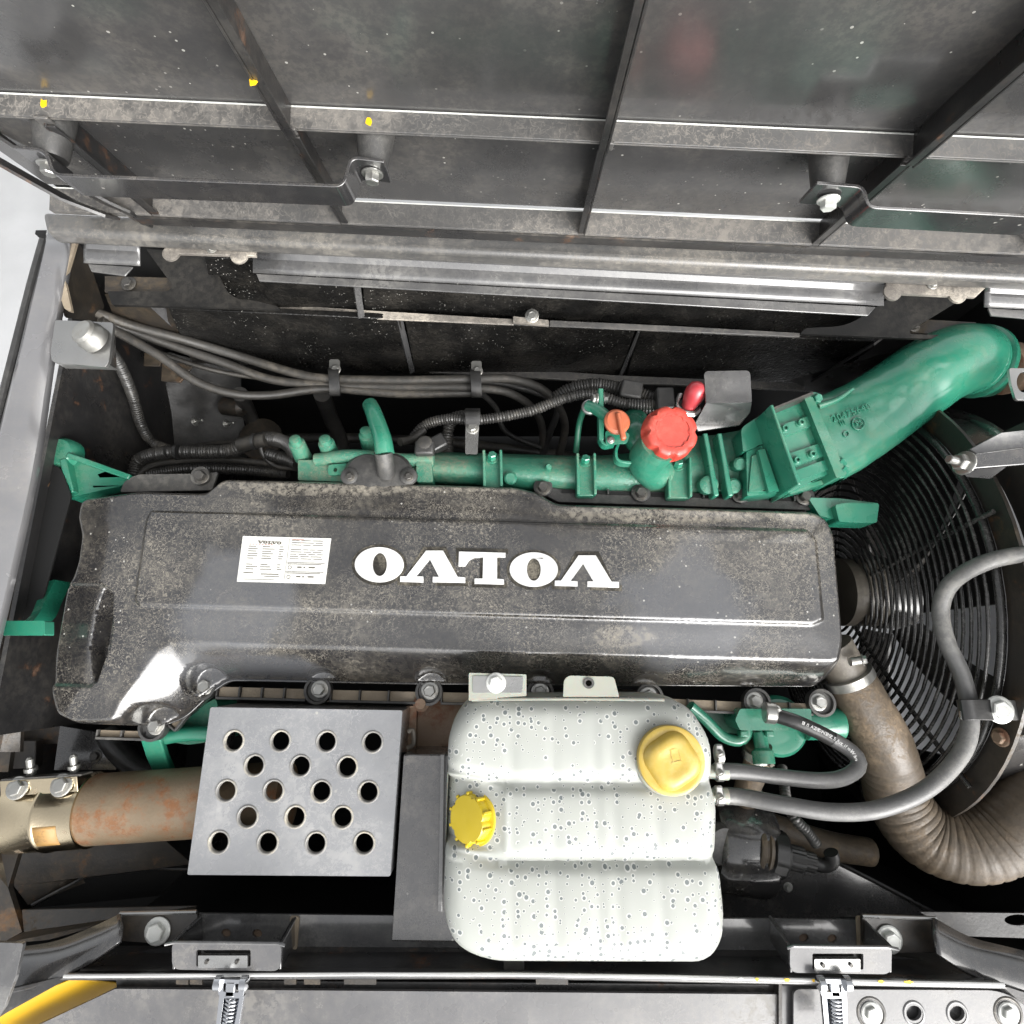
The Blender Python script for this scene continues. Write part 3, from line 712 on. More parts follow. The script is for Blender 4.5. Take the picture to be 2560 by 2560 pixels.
# upper flange edge and bolts
mk('rear_flange', *g_prism(PL(rnd([(330, 1192), (350, 1186), (500, 1184), (545, 1180), (530, 1225), (300, 1230), (310, 1205)], 6), -.05), .006), M['rubber'], vc, bevel=.001)
mk('rear_flange', *g_prism(PL([(1340, 1208), (1395, 1222), (2030, 1242), (2030, 1275), (1395, 1255), (1340, 1225)], -.045), .006), M['rubber'], vc, bevel=.001)
cellp = [(1400, 1222), (1580, 1229), (1625, 1231), (1825, 1237), (1870, 1239), (1985, 1243)]
for i in range(0, 6, 2):
    (a, c), (b_, d) = cellp[i], cellp[i+1]; n = round((b_-a)/58)
    for k in range(n):
        u0 = a+(b_-a)*k/n+4; u1 = a+(b_-a)*(k+1)/n-4; v0 = c+(d-c)*k/n
        mk('flange_cell', *g_prism(PL([(u0, v0+2), (u1, v0+3), (u1, v0+11), (u0, v0+10)], -.043), .003), M['void'], vc)
        mk('flange_web', *g_beam(P(u1+4, v0, -.04), P(u1+4, v0+12, -.04), .003, .008), M['rubber'], vc)
for (u, v) in ((505, 1192), (1357, 1220), (1600, 1234), (1848, 1238), (2008, 1243)):
    mk('bolt_seat', *g_lathe(P(u, v, -.046), (0, 0, 1), [(.017, 0), (.017, .008), (.014, .009)], 22), M['rubber'], vc)
    bolt(P(u, v, -.037), (0, 0, 1), .0095, M['boltdark'], vc, h=.012, rot=random.random())
# letters, upside down
def crop4(pts): return [(850+x*.4658, 1200+y*.4658) for x, y in pts]
def ell(cx, cy, rx, ry, n=40): return [(cx+rx*math.cos(2*math.pi*k/n), cy+ry*math.sin(2*math.pi*k/n)) for k in range(n)]
LET = [
 [ell(210, 454, 132, 95), ell(213, 453, 38, 62)],
 [[(462, 378), (553, 378), (632, 520), (672, 522), (672, 552), (497, 549), (497, 519), (530, 519), (482, 425), (408, 517), (447, 518), (447, 550), (322, 546), (322, 516), (356, 516)]],
 [[(638, 383), (888, 390), (888, 415), (843, 415), (843, 530), (880, 532), (880, 561), (722, 557), (722, 528), (765, 528), (768, 415), (720, 417), (692, 432), (672, 463), (636, 463)]],
 [ell(1040, 480, 130, 93), ell(1040, 480, 37, 60)],
 [[(1280, 403), (1373, 403), (1458, 545), (1498, 547), (1498, 578), (1327, 573), (1327, 543), (1360, 543), (1305, 450), (1238, 541), (1276, 543), (1276, 571), (1152, 568), (1152, 539), (1186, 539)]]]
ZL = .0054
for lp_ in LET:
    cxy = np.array(lp_[0]).mean(0)
    lt = mk('letter', *g_plate([PL(crop4(l), ZL+.0035) for l in lp_], .0035), M['white'], vc, bevel=.0004)
    oo = [crop4([(cxy[0]+(x-cxy[0])*(1.12 if len(lp_) == 2 else 1.0)+(0 if len(lp_) == 2 else math.copysign(15, x-cxy[0])), cxy[1]+(y-cxy[1])*(1.16 if len(lp_) == 2 else 1.0)+(2 if len(lp_) == 2 else (18 if y > 500 else -20))) for x, y in lp_[0]])]
    mk('letter_base', *g_plate([PL(oo[0], ZL+.0012)], .004), M['outline'], vc)
# label sticker
SU = Vector((828-607, 1346-1340)); SVv = Vector((592-607, 1454-1340))
def st(a, b): return (607+SU.x*a+SVv.x*b, 1340+SU.y*a+SVv.y*b)
SZ = .0060
lab = mk('label_sticker', *g_prism(PL([st(0, 0), st(1, 0), st(1, 1), st(0, 1)], SZ), .0006), M['paper'], vc)
def dash(a0, b0, a1, b1, mat=None, parent=None):
    G_.add([P(*st(a0, b0), SZ+.0003), P(*st(a1, b0), SZ+.0003), P(*st(a1, b1), SZ+.0003), P(*st(a0, b1), SZ+.0003)], [(0, 1, 2, 3)])
ORG[lab] = ORG[vc]
G_ = G()
rs = random.Random(3)
for col_, xa, xb in (('l', .08, .22), ('l', .24, .38), ('l', .43, .49)):
    for k in range(9):
        b0 = .21+k*.052 + (.08 if k > 5 else 0)
        dash(xa, b0, xa+(xb-xa)*rs.uniform(.5, 1), b0+.016)
dash(.07, .935, .42, .945); dash(.06, .79, .17, .81); dash(.26, .81, .46, .83); dash(.30, .86, .47, .875)
for k in range(9):
    b0 = .06+k*.05
    if k in (3,): continue
    x = .56
    while x < .9:
        l = rs.uniform(.05, .13); dash(x, b0, min(x+l, .93), b0+.014); x += l+.02
for b0 in (.545, .745): dash(.54, b0, .965, b0+.012); dash(.545, b0+.03, .93, b0+.044)
dash(.53, .03, .534, .97)
for a0, b0 in ((.66, .635), (.66, .84)):
    dash(a0, b0, a0+.05, b0+.03); dash(a0+.07, b0, a0+.09, b0+.03); dash(a0+.13, b0, a0+.20, b0+.03)
G_.mk('print', M['ink'], lab, kind='stuff')
G_ = G()
for k in range(8): dash(.085+k*.035, .165, .085+k*.035+.022, .178)
for (b0) in (.04, .11): dash(.56, b0, .70, b0+.012)
G_.mk('print', M['inkred'], lab, kind='stuff')
for b0 in (.66, .87):
    V, Fc = g_plate([[P(*st(.575+.022*math.cos(t*.5236), b0+.042*math.sin(t*.5236)), SZ+.0006) for t in range(12)], [P(*st(.575+.017*math.cos(t*.5236), b0+.032*math.sin(t*.5236)), SZ+.0006) for t in range(12)]], .0004)
    mk('approval_mark', V, Fc, M['ink'], lab)
# small header: the same five letters, right way up on the sticker
mnx, mxx, mny, mxy = 78, 1498, 359, 578
for lp_ in LET:
    def hdr(x, y): return st(.175+.27*(mxx-x)/(mxx-mnx), .09+.075*(mxy-y)/(mxy-mny))
    mk('header_letter', *g_plate([[P(*hdr(x, y), SZ+.0006) for x, y in l] for l in lp_], .0004), M['ink'], lab)
# black breather clamp on the rear edge of the cover
bc = thing('pipe_clamp', 'dirty black saddle clamp on the engine cover edge at the foot of the green pipe', 'clamp', P(945, 1195, -.04))
mk('saddle', *g_lathe(P(945, 1190, -.012), (0, 0, 1), [(.056, -.02), (.056, 0), (.05, .006), (.02, .009)], 36, sx=1, fn=lambda t, r, h: .62+.5*abs(math.cos(t))), M['rubber'], bc)
for u in (875, 1022): mk('ear', *g_lathe(P(u, 1192, -.008), (0, 0, 1), [(.016, 0), (.015, .006), (.009, .009)], 18), M['rubber'], bc); 
for u in (875, 1022): bolt(P(u, 1192, .001), (0, 0, 1), .006, M['boltdark'], bc)
mk('cuff', *g_tube([P(964, 1185, .0), P(963, 1160, .02), P(958, 1130, .035)], .0155, 18), M['rubber'], bc)
bp = mk('breather_pipe', *g_tube([P(962, 1135, .032), P(955, 1095, .035), P(935, 1035, .02), P(925, 1012, .005)], lambda t: .0165-.003*t, 20), M['green'], smooth=50,
    label='green breather pipe standing up with a rounded end behind the engine cover', cat='pipe')

# ================================================================ intake manifold
im = thing('intake_manifold', 'green cast intake manifold with bolted ribs running along the rear of the engine cover', 'intake manifold', P(1300, 1180, -.2))
MZ = -.03
ts = [P(u, v, MZ-.03) for u, v in ((740, 1172), (1000, 1168), (1300, 1188), (1600, 1192), (1900, 1188))]
V, Fc = [], []
top = [(745, 1150), (860, 1142), (1085, 1130), (1240, 1134), (1445, 1140), (1520, 1138), (1600, 1130), (1700, 1092), (1780, 1088), (1850, 1076), (1880, 1060)]
bot = [(745, 1200), (860, 1196), (1085, 1212), (1240, 1220), (1445, 1240), (1520, 1243), (1600, 1246), (1700, 1248), (1780, 1246), (1850, 1240), (1920, 1235)]
m = 9
for (a, b_) in zip(top, bot):
    for k in range(m):
        t = k/(m-1); z = MZ-.045*(1-math.sin(math.pi*(.12+.80*t)))
        V.append(P(a[0]+(b_[0]-a[0])*t, a[1]+(b_[1]-a[1])*t, z))
for i in range(len(top)-1):
    for k in range(m-1): Fc.append((i*m+k, i*m+k+1, (i+1)*m+k+1, (i+1)*m+k))
mk('casting', V, Fc, M['greencast'], im, smooth=60, solid=.012)
for (u0, u1, va, vb) in ((1210, 1252, 1130, 1220), (1442, 1484, 1138, 1240), (1668, 1720, 1148, 1246)):
    solidg('pad', [(u0, va+8), (u1, va+8), (u1+2, vb), (u0+2, vb)], MZ+.006, .02, M['greencast'], im, 0, .002)
    for u in (u0, u1): mk('rib', *g_beam(P(u, va, MZ+.006), P(u+2, vb, MZ+.004), .005, .028), M['greencast'], im, bevel=.0015)
    bolt(P((u0+u1)/2, va+18, MZ+.006), (0, .5, 1), .008, M['green'], im, h=.012)
for u in (1765, 1800): mk('rib', *g_beam(P(u-8, 1090, MZ+.008), P(u+20, 1245, MZ+.008), .009, .03), M['green'], im, bevel=.002)
for (u, v, r, z) in ((1276, 1198, .012, 0), (1765, 1215, .017, .004), (1825, 1218, .014, .004), (1838, 1165, .012, .01), (1370, 1170, .006, 0)):
    mk('boss', *g_lathe(P(u, v, MZ-.004), (0, -.15, 1), [(r, 0), (r*.97, .014+z), (r*.7, .017+z)], 20), M['greencast'], im)
# left end: block, posts, sensor clip
solidg('block', [(745, 1150), (880, 1150), (880, 1205), (745, 1200)], MZ, .04, M['greencast'], im, 4, .003)
for (u, v, h_) in ((758, 1125, .03), (828, 1120, .025), (925, 1095, .02)):
    mk('post', *g_lathe(P(u, v+18, MZ-.02), (0, .35, 1), [(.016, 0), (.0145, h_+.01), (.011, h_+.012), (.010, h_+.022), (.006, h_+.024)], 18), M['greencast'], im)
mk('plate_eye', *g_plate([PL(rnd([(820, 1162), (870, 1158), (880, 1185), (820, 1188)], 8), MZ+.012), PL(ell(838, 1174, 5, 6, 12), MZ+.012)], .006), M['green'], im, bevel=.001)
mk('ridge', *g_tube([P(790, 1150, MZ), P(880, 1140, MZ+.01), P(1010, 1150, MZ+.005), P(1085, 1150, MZ+.005)], .012, 14), M['greencast'], im)
solidg('bracket', [(1040, 1140), (1078, 1135), (1082, 1205), (1042, 1205)], MZ+.015, .03, M['greencast'], im, 4, .002)
mk('sensor_plug', *g_box(P(1062, 1122, MZ+.02), .034, .026, .022), M['hoseblack'], im, bevel=.004)
mk('sensor_ring', *g_lathe(P(1062, 1108, MZ+.028), (0, .2, 1), [(.013, 0), (.013, .004), (.009, .006)], 18), M['conduit'], im)
# step block and webs before the heater flange
solidg('block', [(1866, 1130), (1935, 1100), (1968, 1230), (1868, 1240)], MZ+.03, .05, M['green'], im, 4, .003)
solidg('dusty_recess', [(1880, 1140), (1918, 1128), (1942, 1225), (1872, 1230)], MZ+.034, .003, M['greencast'], im, 3, .001)
solidg('web', [(1895, 1125), (1912, 1122), (1948, 1228), (1922, 1230)], MZ+.044, .01, M['green'], im, 2, .001)
solidg('block', [(1852, 1070), (1905, 1035), (1925, 1105), (1858, 1130)], MZ+.035, .05, M['green'], im, [14, 6, 4, 4], .004)
# heater box
hb = thing('intake_heater', 'green rectangular intake heater block with four socket screws between manifold and elbow', 'heater block', P(2000, 1120, -.1))
HZ = .03
solidg('body', [(1908, 1040), (2010, 998), (2085, 1180), (1970, 1232)], HZ-.006, .07, M['green'], hb, 4, .003)
for (a, b_, c, d) in (((1915, 1075), (2020, 1040), (2028, 1066), (1925, 1104)), ((1940, 1145), (2048, 1108), (2060, 1140), (1952, 1178))):
    solidg('panel', [a, b_, c, d], HZ, .008, M['green'], hb, 2, .0012)
solidg('panel', [(1956, 1188), (2066, 1148), (2080, 1172), (1968, 1212)], HZ, .008, M['green'], hb, 2, .0012)
for (u, v) in ((1960, 1073), (2000, 1058), (1990, 1152), (2028, 1137)):
    mk('socket_screw', *g_lathe(P(u, v, HZ), (0, 0, 1), [(.0082, 0), (.0082, .001), (.006, .0015), (.006, .007), (.005, .008), (.003, .0078), (.003, .003)], 18), M['green'], hb)
mk('front_rim', *g_beam(P(1905, 1035, HZ), P(1972, 1228, HZ), .006, .08), M['green'], hb, bevel=.002)
# gasket lines
mk('gasket', *g_beam(P(1913, 1040, HZ-.005), P(2012, 1000, HZ-.005), .004, .06), M['boltdark'], hb)

# ================================================================ intake elbow
el = thing('intake_elbow', 'large glossy green cast intake elbow pipe rising from the heater block to the upper right', 'elbow pipe', P(2250, 1000, -.1))
secs = [((2062, 1096), 104, .062, .42, 5), ((2090, 1082), 104, .060, .40, 4.5), ((2140, 1056), 100, .057, .30, 3.6), ((2195, 1024), 97, .057, .20, 2.8), ((2254, 984), 95, .060, .03, 2.3), ((2310, 944), 94, .064, -.08, 2), ((2365, 908), 95, .068, -.16, 2), ((2412, 886), 93, .067, -.12, 2), ((2445, 877), 91, .066, -.05, 2), ((2472, 874), 89, .065, .05, 2)]
# sections: centre px, half width px (across), half height m, , squareness
path = [P(c[0], c[1], max(0, .030*(1-i/4))) for i, (c, *_) in enumerate(secs)]
for i_, p_ in enumerate(path): p_.z = -.03+.006*i_/9
path[-3].z -= .002; path[-2].z -= .008; path[-1].z -= .018
from bisect import bisect
def interp(keys, t):
    x = t*(len(keys)-1); i = min(int(x), len(keys)-2); f = x-i; f = f*f*(3-2*f); return keys[i]*(1-f)+keys[i+1]*f
SP_ = smooth_path(path, .004); Fr = frames(SP_); n = len(SP_); seg = 48; V = []; Fc = []
hw = [s_[1]*.00073 for s_ in secs]; hh = [s_[2] for s_ in secs]; ex = [s_[4] for s_ in secs]
for i, p in enumerate(SP_):
    t = i/(n-1); W = interp(hw, t); Hh = interp(hh, t); e = interp(ex, t)
    T = Fr[i][0]
    if t < .2:
        T0 = Vector((.874, .486, 0)); T = T.lerp(T0, (1-t/.2)).normalized()
    S = T.cross(Vector((0, 0, 1))).normalized(); U = S.cross(T).normalized()
    for k in range(seg):
        a = 2*math.pi*k/seg; c, s_ = math.cos(a), math.sin(a)
        V.append(p+S*W*math.copysign(abs(c)**(2/e), c)+U*Hh*math.copysign(abs(s_)**(2/e), s_))
for i in range(n-1):
    for k in range(seg): Fc.append((i*seg+k, i*seg+(k+1) % seg, (i+1)*seg+(k+1) % seg, (i+1)*seg+k))
mk('pipe', V, Fc, M['green'], el, smooth=60)
fl = solidg('flange', [(2008, 988), (2032, 992), (2118, 1186), (2092, 1196)], .042, .13, M['green'], el, [6, 6, 6, 6], .003)
solidg('flange_foot', [(2066, 1196), (2120, 1182), (2125, 1190), (1975, 1236), (1972, 1226)], -.0, .03, M['green'], el, 3, .002)
for (u, v) in ((2036, 998), (2096, 1158), (2102, 1178)): bolt(P(u, v, .03), (.3, -.2, 1), .0085, M['green'], el, h=.01, rot=.8)
pe = SP_[-1]; Te = Fr[-1][0]
mk('collar', *g_lathe(pe-Te*.012, Te, [(.064, 0), (.0655, .002), (.0655, .010), (.062, .012), (.062, .018), (.069, .020), (.069, .032), (.064, .034)], 44), M['green'], el)
mk('seam', *g_tube([P(2045, 1016, .028), P(2090, 1000, .03), P(2132, 972, .028)], lambda t: .006*(1-.5*t), 10), M['green'], el)
def text3(body, u, v, z, size, ang, mat, parent, th=.0008, name='lettering', flip=False):
    cu = bpy.data.curves.new(name, 'FONT'); cu.body = body; cu.size = size; cu.extrude = th; cu.align_x = 'CENTER'; cu.align_y = 'CENTER'; cu.space_character = 1.1
    to = bpy.data.objects.new(name, cu); C.objects.link(to)
    bpy.context.view_layer.update()
    me = bpy.data.meshes.new_from_object(to.evaluated_get(bpy.context.evaluated_depsgraph_get())); bpy.data.objects.remove(to)
    me.materials.clear(); me.materials.append(mat)
    o = bpy.data.objects.new(name, me); C.objects.link(o); o.parent = parent
    o.location = P(u, v, z)-ORG[parent]; o.rotation_euler = (0, 0, R(ang)); return o
text3('20475640', 2128, 1032, .0325, .017, 20, M['green'], el, .0008)
text3('III', 2106, 1058, .0325, .013, 20, M['green'], el, .0015)
mk('cast_ring', *g_plate([[P(2147+17*math.cos(t*.2618), 1058+17*math.sin(t*.2618), .0335) for t in range(24)], [P(2147+14*math.cos(t*.2618), 1058+14*math.sin(t*.2618), .0335) for t in range(24)]], .003), M['green'], el, bevel=.0005)
text3('PS', 2147, 1058, .0325, .012, 20, M['green'], el, .0015)
mk('cast_ring', *g_plate([[P(2116+8*math.cos(t*.5236), 1084+8*math.sin(t*.5236), .0335) for t in range(12)], [P(2116+6*math.cos(t*.5236), 1084+6*math.sin(t*.5236), .0335) for t in range(12)]], .003), M['green'], el)
# dark rusty coupling beyond the elbow
cp = thing('pipe_coupling', 'rust edged dark coupling sleeve at the far right end of the green elbow', 'coupling', P(2500, 940, -.1))
mk('sleeve', *g_lathe(P(2455, 935, -.07), (1, .25, -.1), [(.042, 0), (.046, .004), (.046, .012), (.042, .016), (.042, .05)], 32), M['greendark'], cp)
mk('band', *g_lathe(P(2500, 925, -.05), (1, .25, -.1), [(.045, 0), (.048, .002), (.048, .03), (.045, .032)], 32), M['castrust'], cp)

# ================================================================ oil filler
of = thing('oil_filler', 'green oil filler neck closed by a large red scalloped cap behind the engine cover', 'oil filler', P(1640, 1130, -.08))
mk('neck', *g_tube([P(1640, 1185, -.04), P(1620, 1150, .0), P(1650, 1110, .045)], .034, 26), M['greencast'], of)
mk('neck_elbow', *g_tube([P(1585, 1055, -.05), P(1590, 1085, -.01), P(1615, 1120, -.01)], .026, 22), M['green'], of)
ax = Vector((.12, -.10, 1)).normalized()
def scal(nn, amp, ph=0): return lambda t, r, h: 1-amp*max(0, math.cos(nn*t+ph))**2 if h > .004 else 1
co = P(1668, 1088, .045)
mk('cap', *g_lathe(co, ax, [(.0455, 0), (.047, .002), (.0465, .006), (.0455, .010), (.0442, .022), (.0415, .026), (.034, .0275), (.0285, .0268), (.0285, .0255), (.006, .0255)], 96, fn=scal(8, .10)), M['red'], of, smooth=45)
g = G()
for k in range(14):
    a = 2*math.pi*k/14; a_, x_, y_ = basis(ax); c = co+ax*.0268+(x_*math.cos(a)+y_*math.sin(a))*.0292
    g.add(*g_box(c, .0085, .0016, .002, X=(-x_*math.sin(a)+y_*math.cos(a)), Y=(x_*math.cos(a)+y_*math.sin(a)), Z=ax))
g.mk('tick_ring', M['red'], of)
# ================================================================ dipstick and bracket
dk = thing('dipstick', 'faded orange dipstick handle on a green tube left of the red oil cap', 'dipstick', P(1530, 1080, -.06))
mk('handle', *g_lathe(P(1540, 1058, .05), (.1, 0, 1), [(.020, 0), (.022, .003), (.022, .008), (.018, .012), (.005, .013)], 28), M['orange'], dk)
mk('grip', *g_box(P(1552, 1066, .065), .009, .050, .012, X=(.96, .15, 0), Y=(-.15, .96, 0)), M['orange'], dk, bevel=.003)
mk('stem', *g_tube([P(1470, 1015, .02), P(1490, 1022, .03), P(1520, 1045, .045)], .0105, 16), M['green'], dk)
mk('ring', *g_tube([P(1475+17*math.cos(t*.5236), 1018+15*math.sin(t*.5236), .022) for t in range(13)], .0035, 8), M['steel'], dk)
mk('tube', *g_tube([P(1462, 1018, .015), P(1448, 1060, -.02), P(1440, 1130, -.06)], .0055, 12), M['greendark'], dk)
db = thing('dipstick_bracket', 'green folded steel bracket carrying the dipstick, with a pale bolted foot plate', 'bracket', P(1520, 1110, -.06))
mk('upright', *g_beam(P(1500, 975, .03), P(1502, 1105, .02), .009, .022), M['green'], db, bevel=.002)
mk('foot', *g_prism(PL(rnd([(1513, 1078), (1545, 1072), (1575, 1085), (1568, 1108), (1515, 1112)], 6), .035), .003), M['green'], db, bevel=.0008)
mk('leg', *g_strip(smooth_path([P(1545, 1110, .0), P(1538, 1135, -.0), P(1550, 1158, -.0), P(1625, 1160, -.0)], .004), (0, 0, .022), .005), M['green'], db, bevel=.001)
mk('leg', *g_strip(smooth_path([P(1498, 1100, .02), P(1510, 1115, .02), P(1535, 1112, .02)], .004), (0, 0, .022), .005), M['green'], db, bevel=.001)
bolt(P(1527, 1100, .036), (0, 0, 1), .0045, M['bolt'], db); bolt(P(1490, 998, .03), (-1, 0, .3), .008, M['bolt'], db); bolt(P(1512, 998, .03), (1, 0, .3), .006, M['bolt'], db)
mk('pale_plate', *g_prism(PL(rnd([(1525, 1028), (1545, 1024), (1568, 1050), (1566, 1085), (1530, 1082)], 5), .03), .003), M['steel'], db, bevel=.0008)

# ================================================================ red bulb and splash plate
rb = thing('primer_bulb', 'small red rubber primer bulb tucked against the grey splash plate', 'primer bulb', P(1735, 990, -.02))
mk('bulb', *g_lathe(P(1722, 1015, .01), (.22, .55, .8), [(.012, -.02), (.013, 0), (.0155, .010), (.018, .022), (.018, .032), (.014, .042), (.006, .047)], 26), M['redbulb'], rb, smooth=70)
mk('cuff', *g_lathe(P(1718, 1020, .0), (.22, .55, .8), [(.018, 0), (.018, .006)], 20), M['hoseblack'], rb)
for k in range(3): mk('wire', *g_tube([P(1698+k*3, 985, .02), P(1692, 1005+k*3, .025), P(1705, 1025+k*4, .02), P(1735, 1030+k*5, .015), P(1752, 1018+k*5, .02)], .0022, 8), M['steel'] if k else M['hose'], rb)
spl = thing('splash_plate', 'folded grey speckled plate bent down beside the red bulb', 'plate', P(1820, 1000, -.05))
mk('top', *g_prism(PL(rnd([(1760, 928), (1875, 926), (1880, 1005), (1765, 1006)], [12, 12, 3, 3]), .05), .004), M['sheet'], spl, bevel=.001)
mk('apron', *g_prism([P(1765, 1007, .049), P(1880, 1006, .049), P(1876, 1030, .02), P(1850, 1062, -.0), P(1745, 1078, -.0), P(1735, 1062, .01)], .004), M['blackgloss'], spl, bevel=.001)
# ================================================================ hoses along the bulkhead
def hose(name, pts, r, mat, label, cat='hose', group=None, **k):
    P3 = [P(u, v, z) for u, v, z in pts]
    return mk(name, *g_tube(P3, r, 14, .008, **k), mat, smooth=60, label=label, cat=cat, group=group)
GH = 'dusty hydraulic hoses along the rear wall'
hose('rubber_hose', [(225, 775, -.02), (326, 813, -.06), (466, 851, -.10), (605, 893, -.14), (745, 935, -.15), (829, 947, -.15), (1000, 951, -.15), (1190, 948, -.15), (1290, 950, -.17), (1370, 985, -.22), (1412, 1060, -.32), (1395, 1150, -.4)], .0095, M['hose'], 'topmost dusty rubber hose of the bundle fanning out from the bright bolted bracket', group=GH)
hose('rubber_hose', [(250, 800, -.03), (298, 818, -.06), (419, 860, -.10), (559, 907, -.13), (675, 948, -.15), (800, 962, -.155), (1000, 968, -.16), (1190, 970, -.16), (1290, 990, -.2), (1350, 1050, -.3), (1360, 1150, -.4)], .009, M['hose'], 'second dusty rubber hose of the bundle, passing under the topmost one', group=GH)
hose('rubber_hose', [(262, 812, -.03), (289, 828, -.05), (396, 888, -.08), (489, 953, -.11), (582, 984, -.13), (675, 988, -.145), (820, 972, -.155), (1000, 985, -.165), (1190, 982, -.17)], .0088, M['hose'], 'lowest sagging dusty rubber hose of the bundle by the bright bracket', group=GH)
hose('rubber_hose', [(290, 822, -.08), (387, 876, -.11), (512, 920, -.14), (629, 942, -.16), (829, 960, -.17)], .005, M['hose'], 'thinnest hose in the middle of the bundle behind the others', group=GH)
hose('rubber_hose', [(1195, 975, -.18), (1240, 1020, -.25), (1265, 1080, -.3), (1350, 1120, -.36)], .006, M['hoseblack'], 'thin black hose dropping from the second clip into the dark bay', group=GH)
hose('rubber_hose', [(1195, 953, -.16), (1290, 965, -.2), (1390, 1010, -.26), (1372, 1090, -.34), (1350, 1160, -.4)], .008, M['hoseblack'], 'curved hose looping down right of the second clip behind the ribbed conduit', group=GH)
for (u, v) in ((835, 948), (1190, 952)):
    cl = thing('hose_clip', 'black clip with a bolt holding the dusty hoses, %s' % ('nearer the left frame' if u < 1000 else 'beside their downward curl'), 'hose clip', P(u, v, -.18), 'black clips on the hose bundle')
    mk('band', *g_strip(smooth_path([P(u-2, v-28, -.17), P(u-2, v-24, -.13), P(u, v, -.125), P(u+2, v+36, -.14), P(u+2, v+40, -.18)], .005), (.022, 0, 0), .004), M['hoseblack'], cl, bevel=.0008)
    mk('tab', *g_prism(PL(rnd([(u-12, v-50), (u+14, v-50), (u+14, v-18), (u-12, v-18)], 6), -.135), .004), M['bolt'], cl, bevel=.0008)
    bolt(P(u+4, v-24, -.134), (0, -.1, 1), .0075, M['bolt'], cl)
hose('rubber_hose', [(600, 985, -.3), (622, 1030, -.42), (640, 1090, -.5), (640, 1180, -.55)], .018, M['conduit'], 'wide dark hose dropping into the shadow behind the manifold, nearer the left frame')
hose('rubber_hose', [(805, 985, -.3), (825, 1040, -.42), (850, 1100, -.5), (860, 1180, -.55)], .02, M['conduit'], 'wide dark hose dropping into the shadow left of the green breather pipe')
hose('rubber_hose', [(480, 1120, -.6), (760, 1095, -.62), (1100, 1105, -.6), (1500, 1150, -.55)], .014, M['conduit'], 'dark hose running lengthwise deep behind the intake manifold')
dp = thing('engine_block', 'dark dusty engine block side barely visible in the shadow behind the manifold', 'engine block', P(1100, 1150, -.85))
mk('block', *g_box((.0, .16, -.52), 1.05, .20, .62), M['brown'], dp, bevel=.01)
for k in range(7): mk('rib', *g_box((-.48+k*.16, .265, -.45), .02, .02, .4), M['brown'], dp, bevel=.003)
mk('gallery', *g_tube([(-.5, .30, -.62), (.5, .30, -.62)], .02, 12), M['black'], dp)
# conduits
GC = 'corrugated black conduits'
def conduit(pts, r, label, pitch=.0052): return hose('conduit', pts, r, M['conduit'], label, 'conduit', GC, cor=pitch, amp=.10)
conduit([(270, 870, -.05), (300, 915, -.10), (330, 985, -.18), (352, 1060, -.24), (380, 1105, -.28), (428, 1126, -.28)], .0105, 'ribbed conduit hanging down from behind the bright bracket')
conduit([(335, 1185, -.2), (352, 1148, -.19), (420, 1131, -.18), (560, 1128, -.17), (620, 1110, -.16), (668, 1096, -.14), (715, 1108, -.12), (748, 1145, -.10)], .013, 'thick ribbed conduit arching over into the left end of the green manifold')
conduit([(370, 1185, -.21), (480, 1172, -.21), (620, 1175, -.21), (720, 1185, -.2)], .011, 'lower ribbed conduit lying behind the cover corner')
hose('cable', [(345, 1188, -.2), (390, 1160, -.2), (520, 1148, -.2), (640, 1155, -.19), (740, 1170, -.18)], .007, M['hose'], 'smooth dusty cable between the two ribbed conduits left of the manifold', 'cable')
hose('cable', [(650, 1110, -.14), (660, 1140, -.15), (690, 1165, -.16), (745, 1172, -.15)], .0055, M['hose'], 'short smooth cable branching down beside the ribbed conduit end', 'cable')
hose('cable', [(425, 1125, -.26), (520, 1110, -.24), (600, 1105, -.2)], .005, M['hose'], 'thin cable joining the hanging ribbed conduit to the arching one', 'cable')
conduit([(670, 1135, -.15), (720, 1150, -.14), (745, 1160, -.13)], .012, 'short stub of ribbed conduit under the arching one')
mk('cable_joint', *g_tube([P(600, 1112, -.15), P(632, 1105, -.14), P(668, 1098, -.13)], .0145, 14), M['hose'], label='taped joint on the thick ribbed conduit left of the manifold', cat='cable joint')
for (u, v, z) in ((444, 1130, -.165), (636, 1104, -.13)): mk('cable_tie', *g_lathe(P(u, v, z-.003), (1, 0, 0), [(.0155, -.003), (.0165, -.003), (.0165, .003), (.0155, .003)], 20), M['hoseblack'], label='black cable tie round the thick ribbed conduit, %s' % ('left of the hanging conduit foot' if u < 500 else 'at the taped joint'), cat='cable tie')
conduit([(1030, 1098, -.10), (1065, 1062, -.09), (1125, 1047, -.08), (1195, 1050, -.07), (1316, 1030, -.06), (1409, 997, -.04), (1479, 985, -.03), (1560, 1008, -.03), (1645, 1012, -.02)], .0095, 'long ribbed conduit from the strap clip to the dipstick bracket')
conduit([(1386, 998, -.08), (1430, 972, -.07), (1490, 962, -.06), (1560, 974, -.05), (1655, 1005, -.04)], .0125, 'thick ribbed conduit arching behind the dipstick bracket towards the red cap')
conduit([(1120, 1140, -.12), (1118, 1090, -.12), (1130, 1050, -.11), (1160, 1040, -.10), (1200, 1044, -.10)], .011, 'ribbed conduit bending up from the manifold sensor into the strap clip')
conduit([(1575, 1015, -.06), (1620, 1022, -.05), (1660, 1010, -.04)], .009, 'short ribbed conduit lying between dipstick and red cap')
hose('cable', [(1000, 1105, -.06), (1030, 1098, -.08), (1060, 1075, -.09)], .008, M['hose'], 'bare taped end of the long ribbed conduit at the green pipe', 'cable')
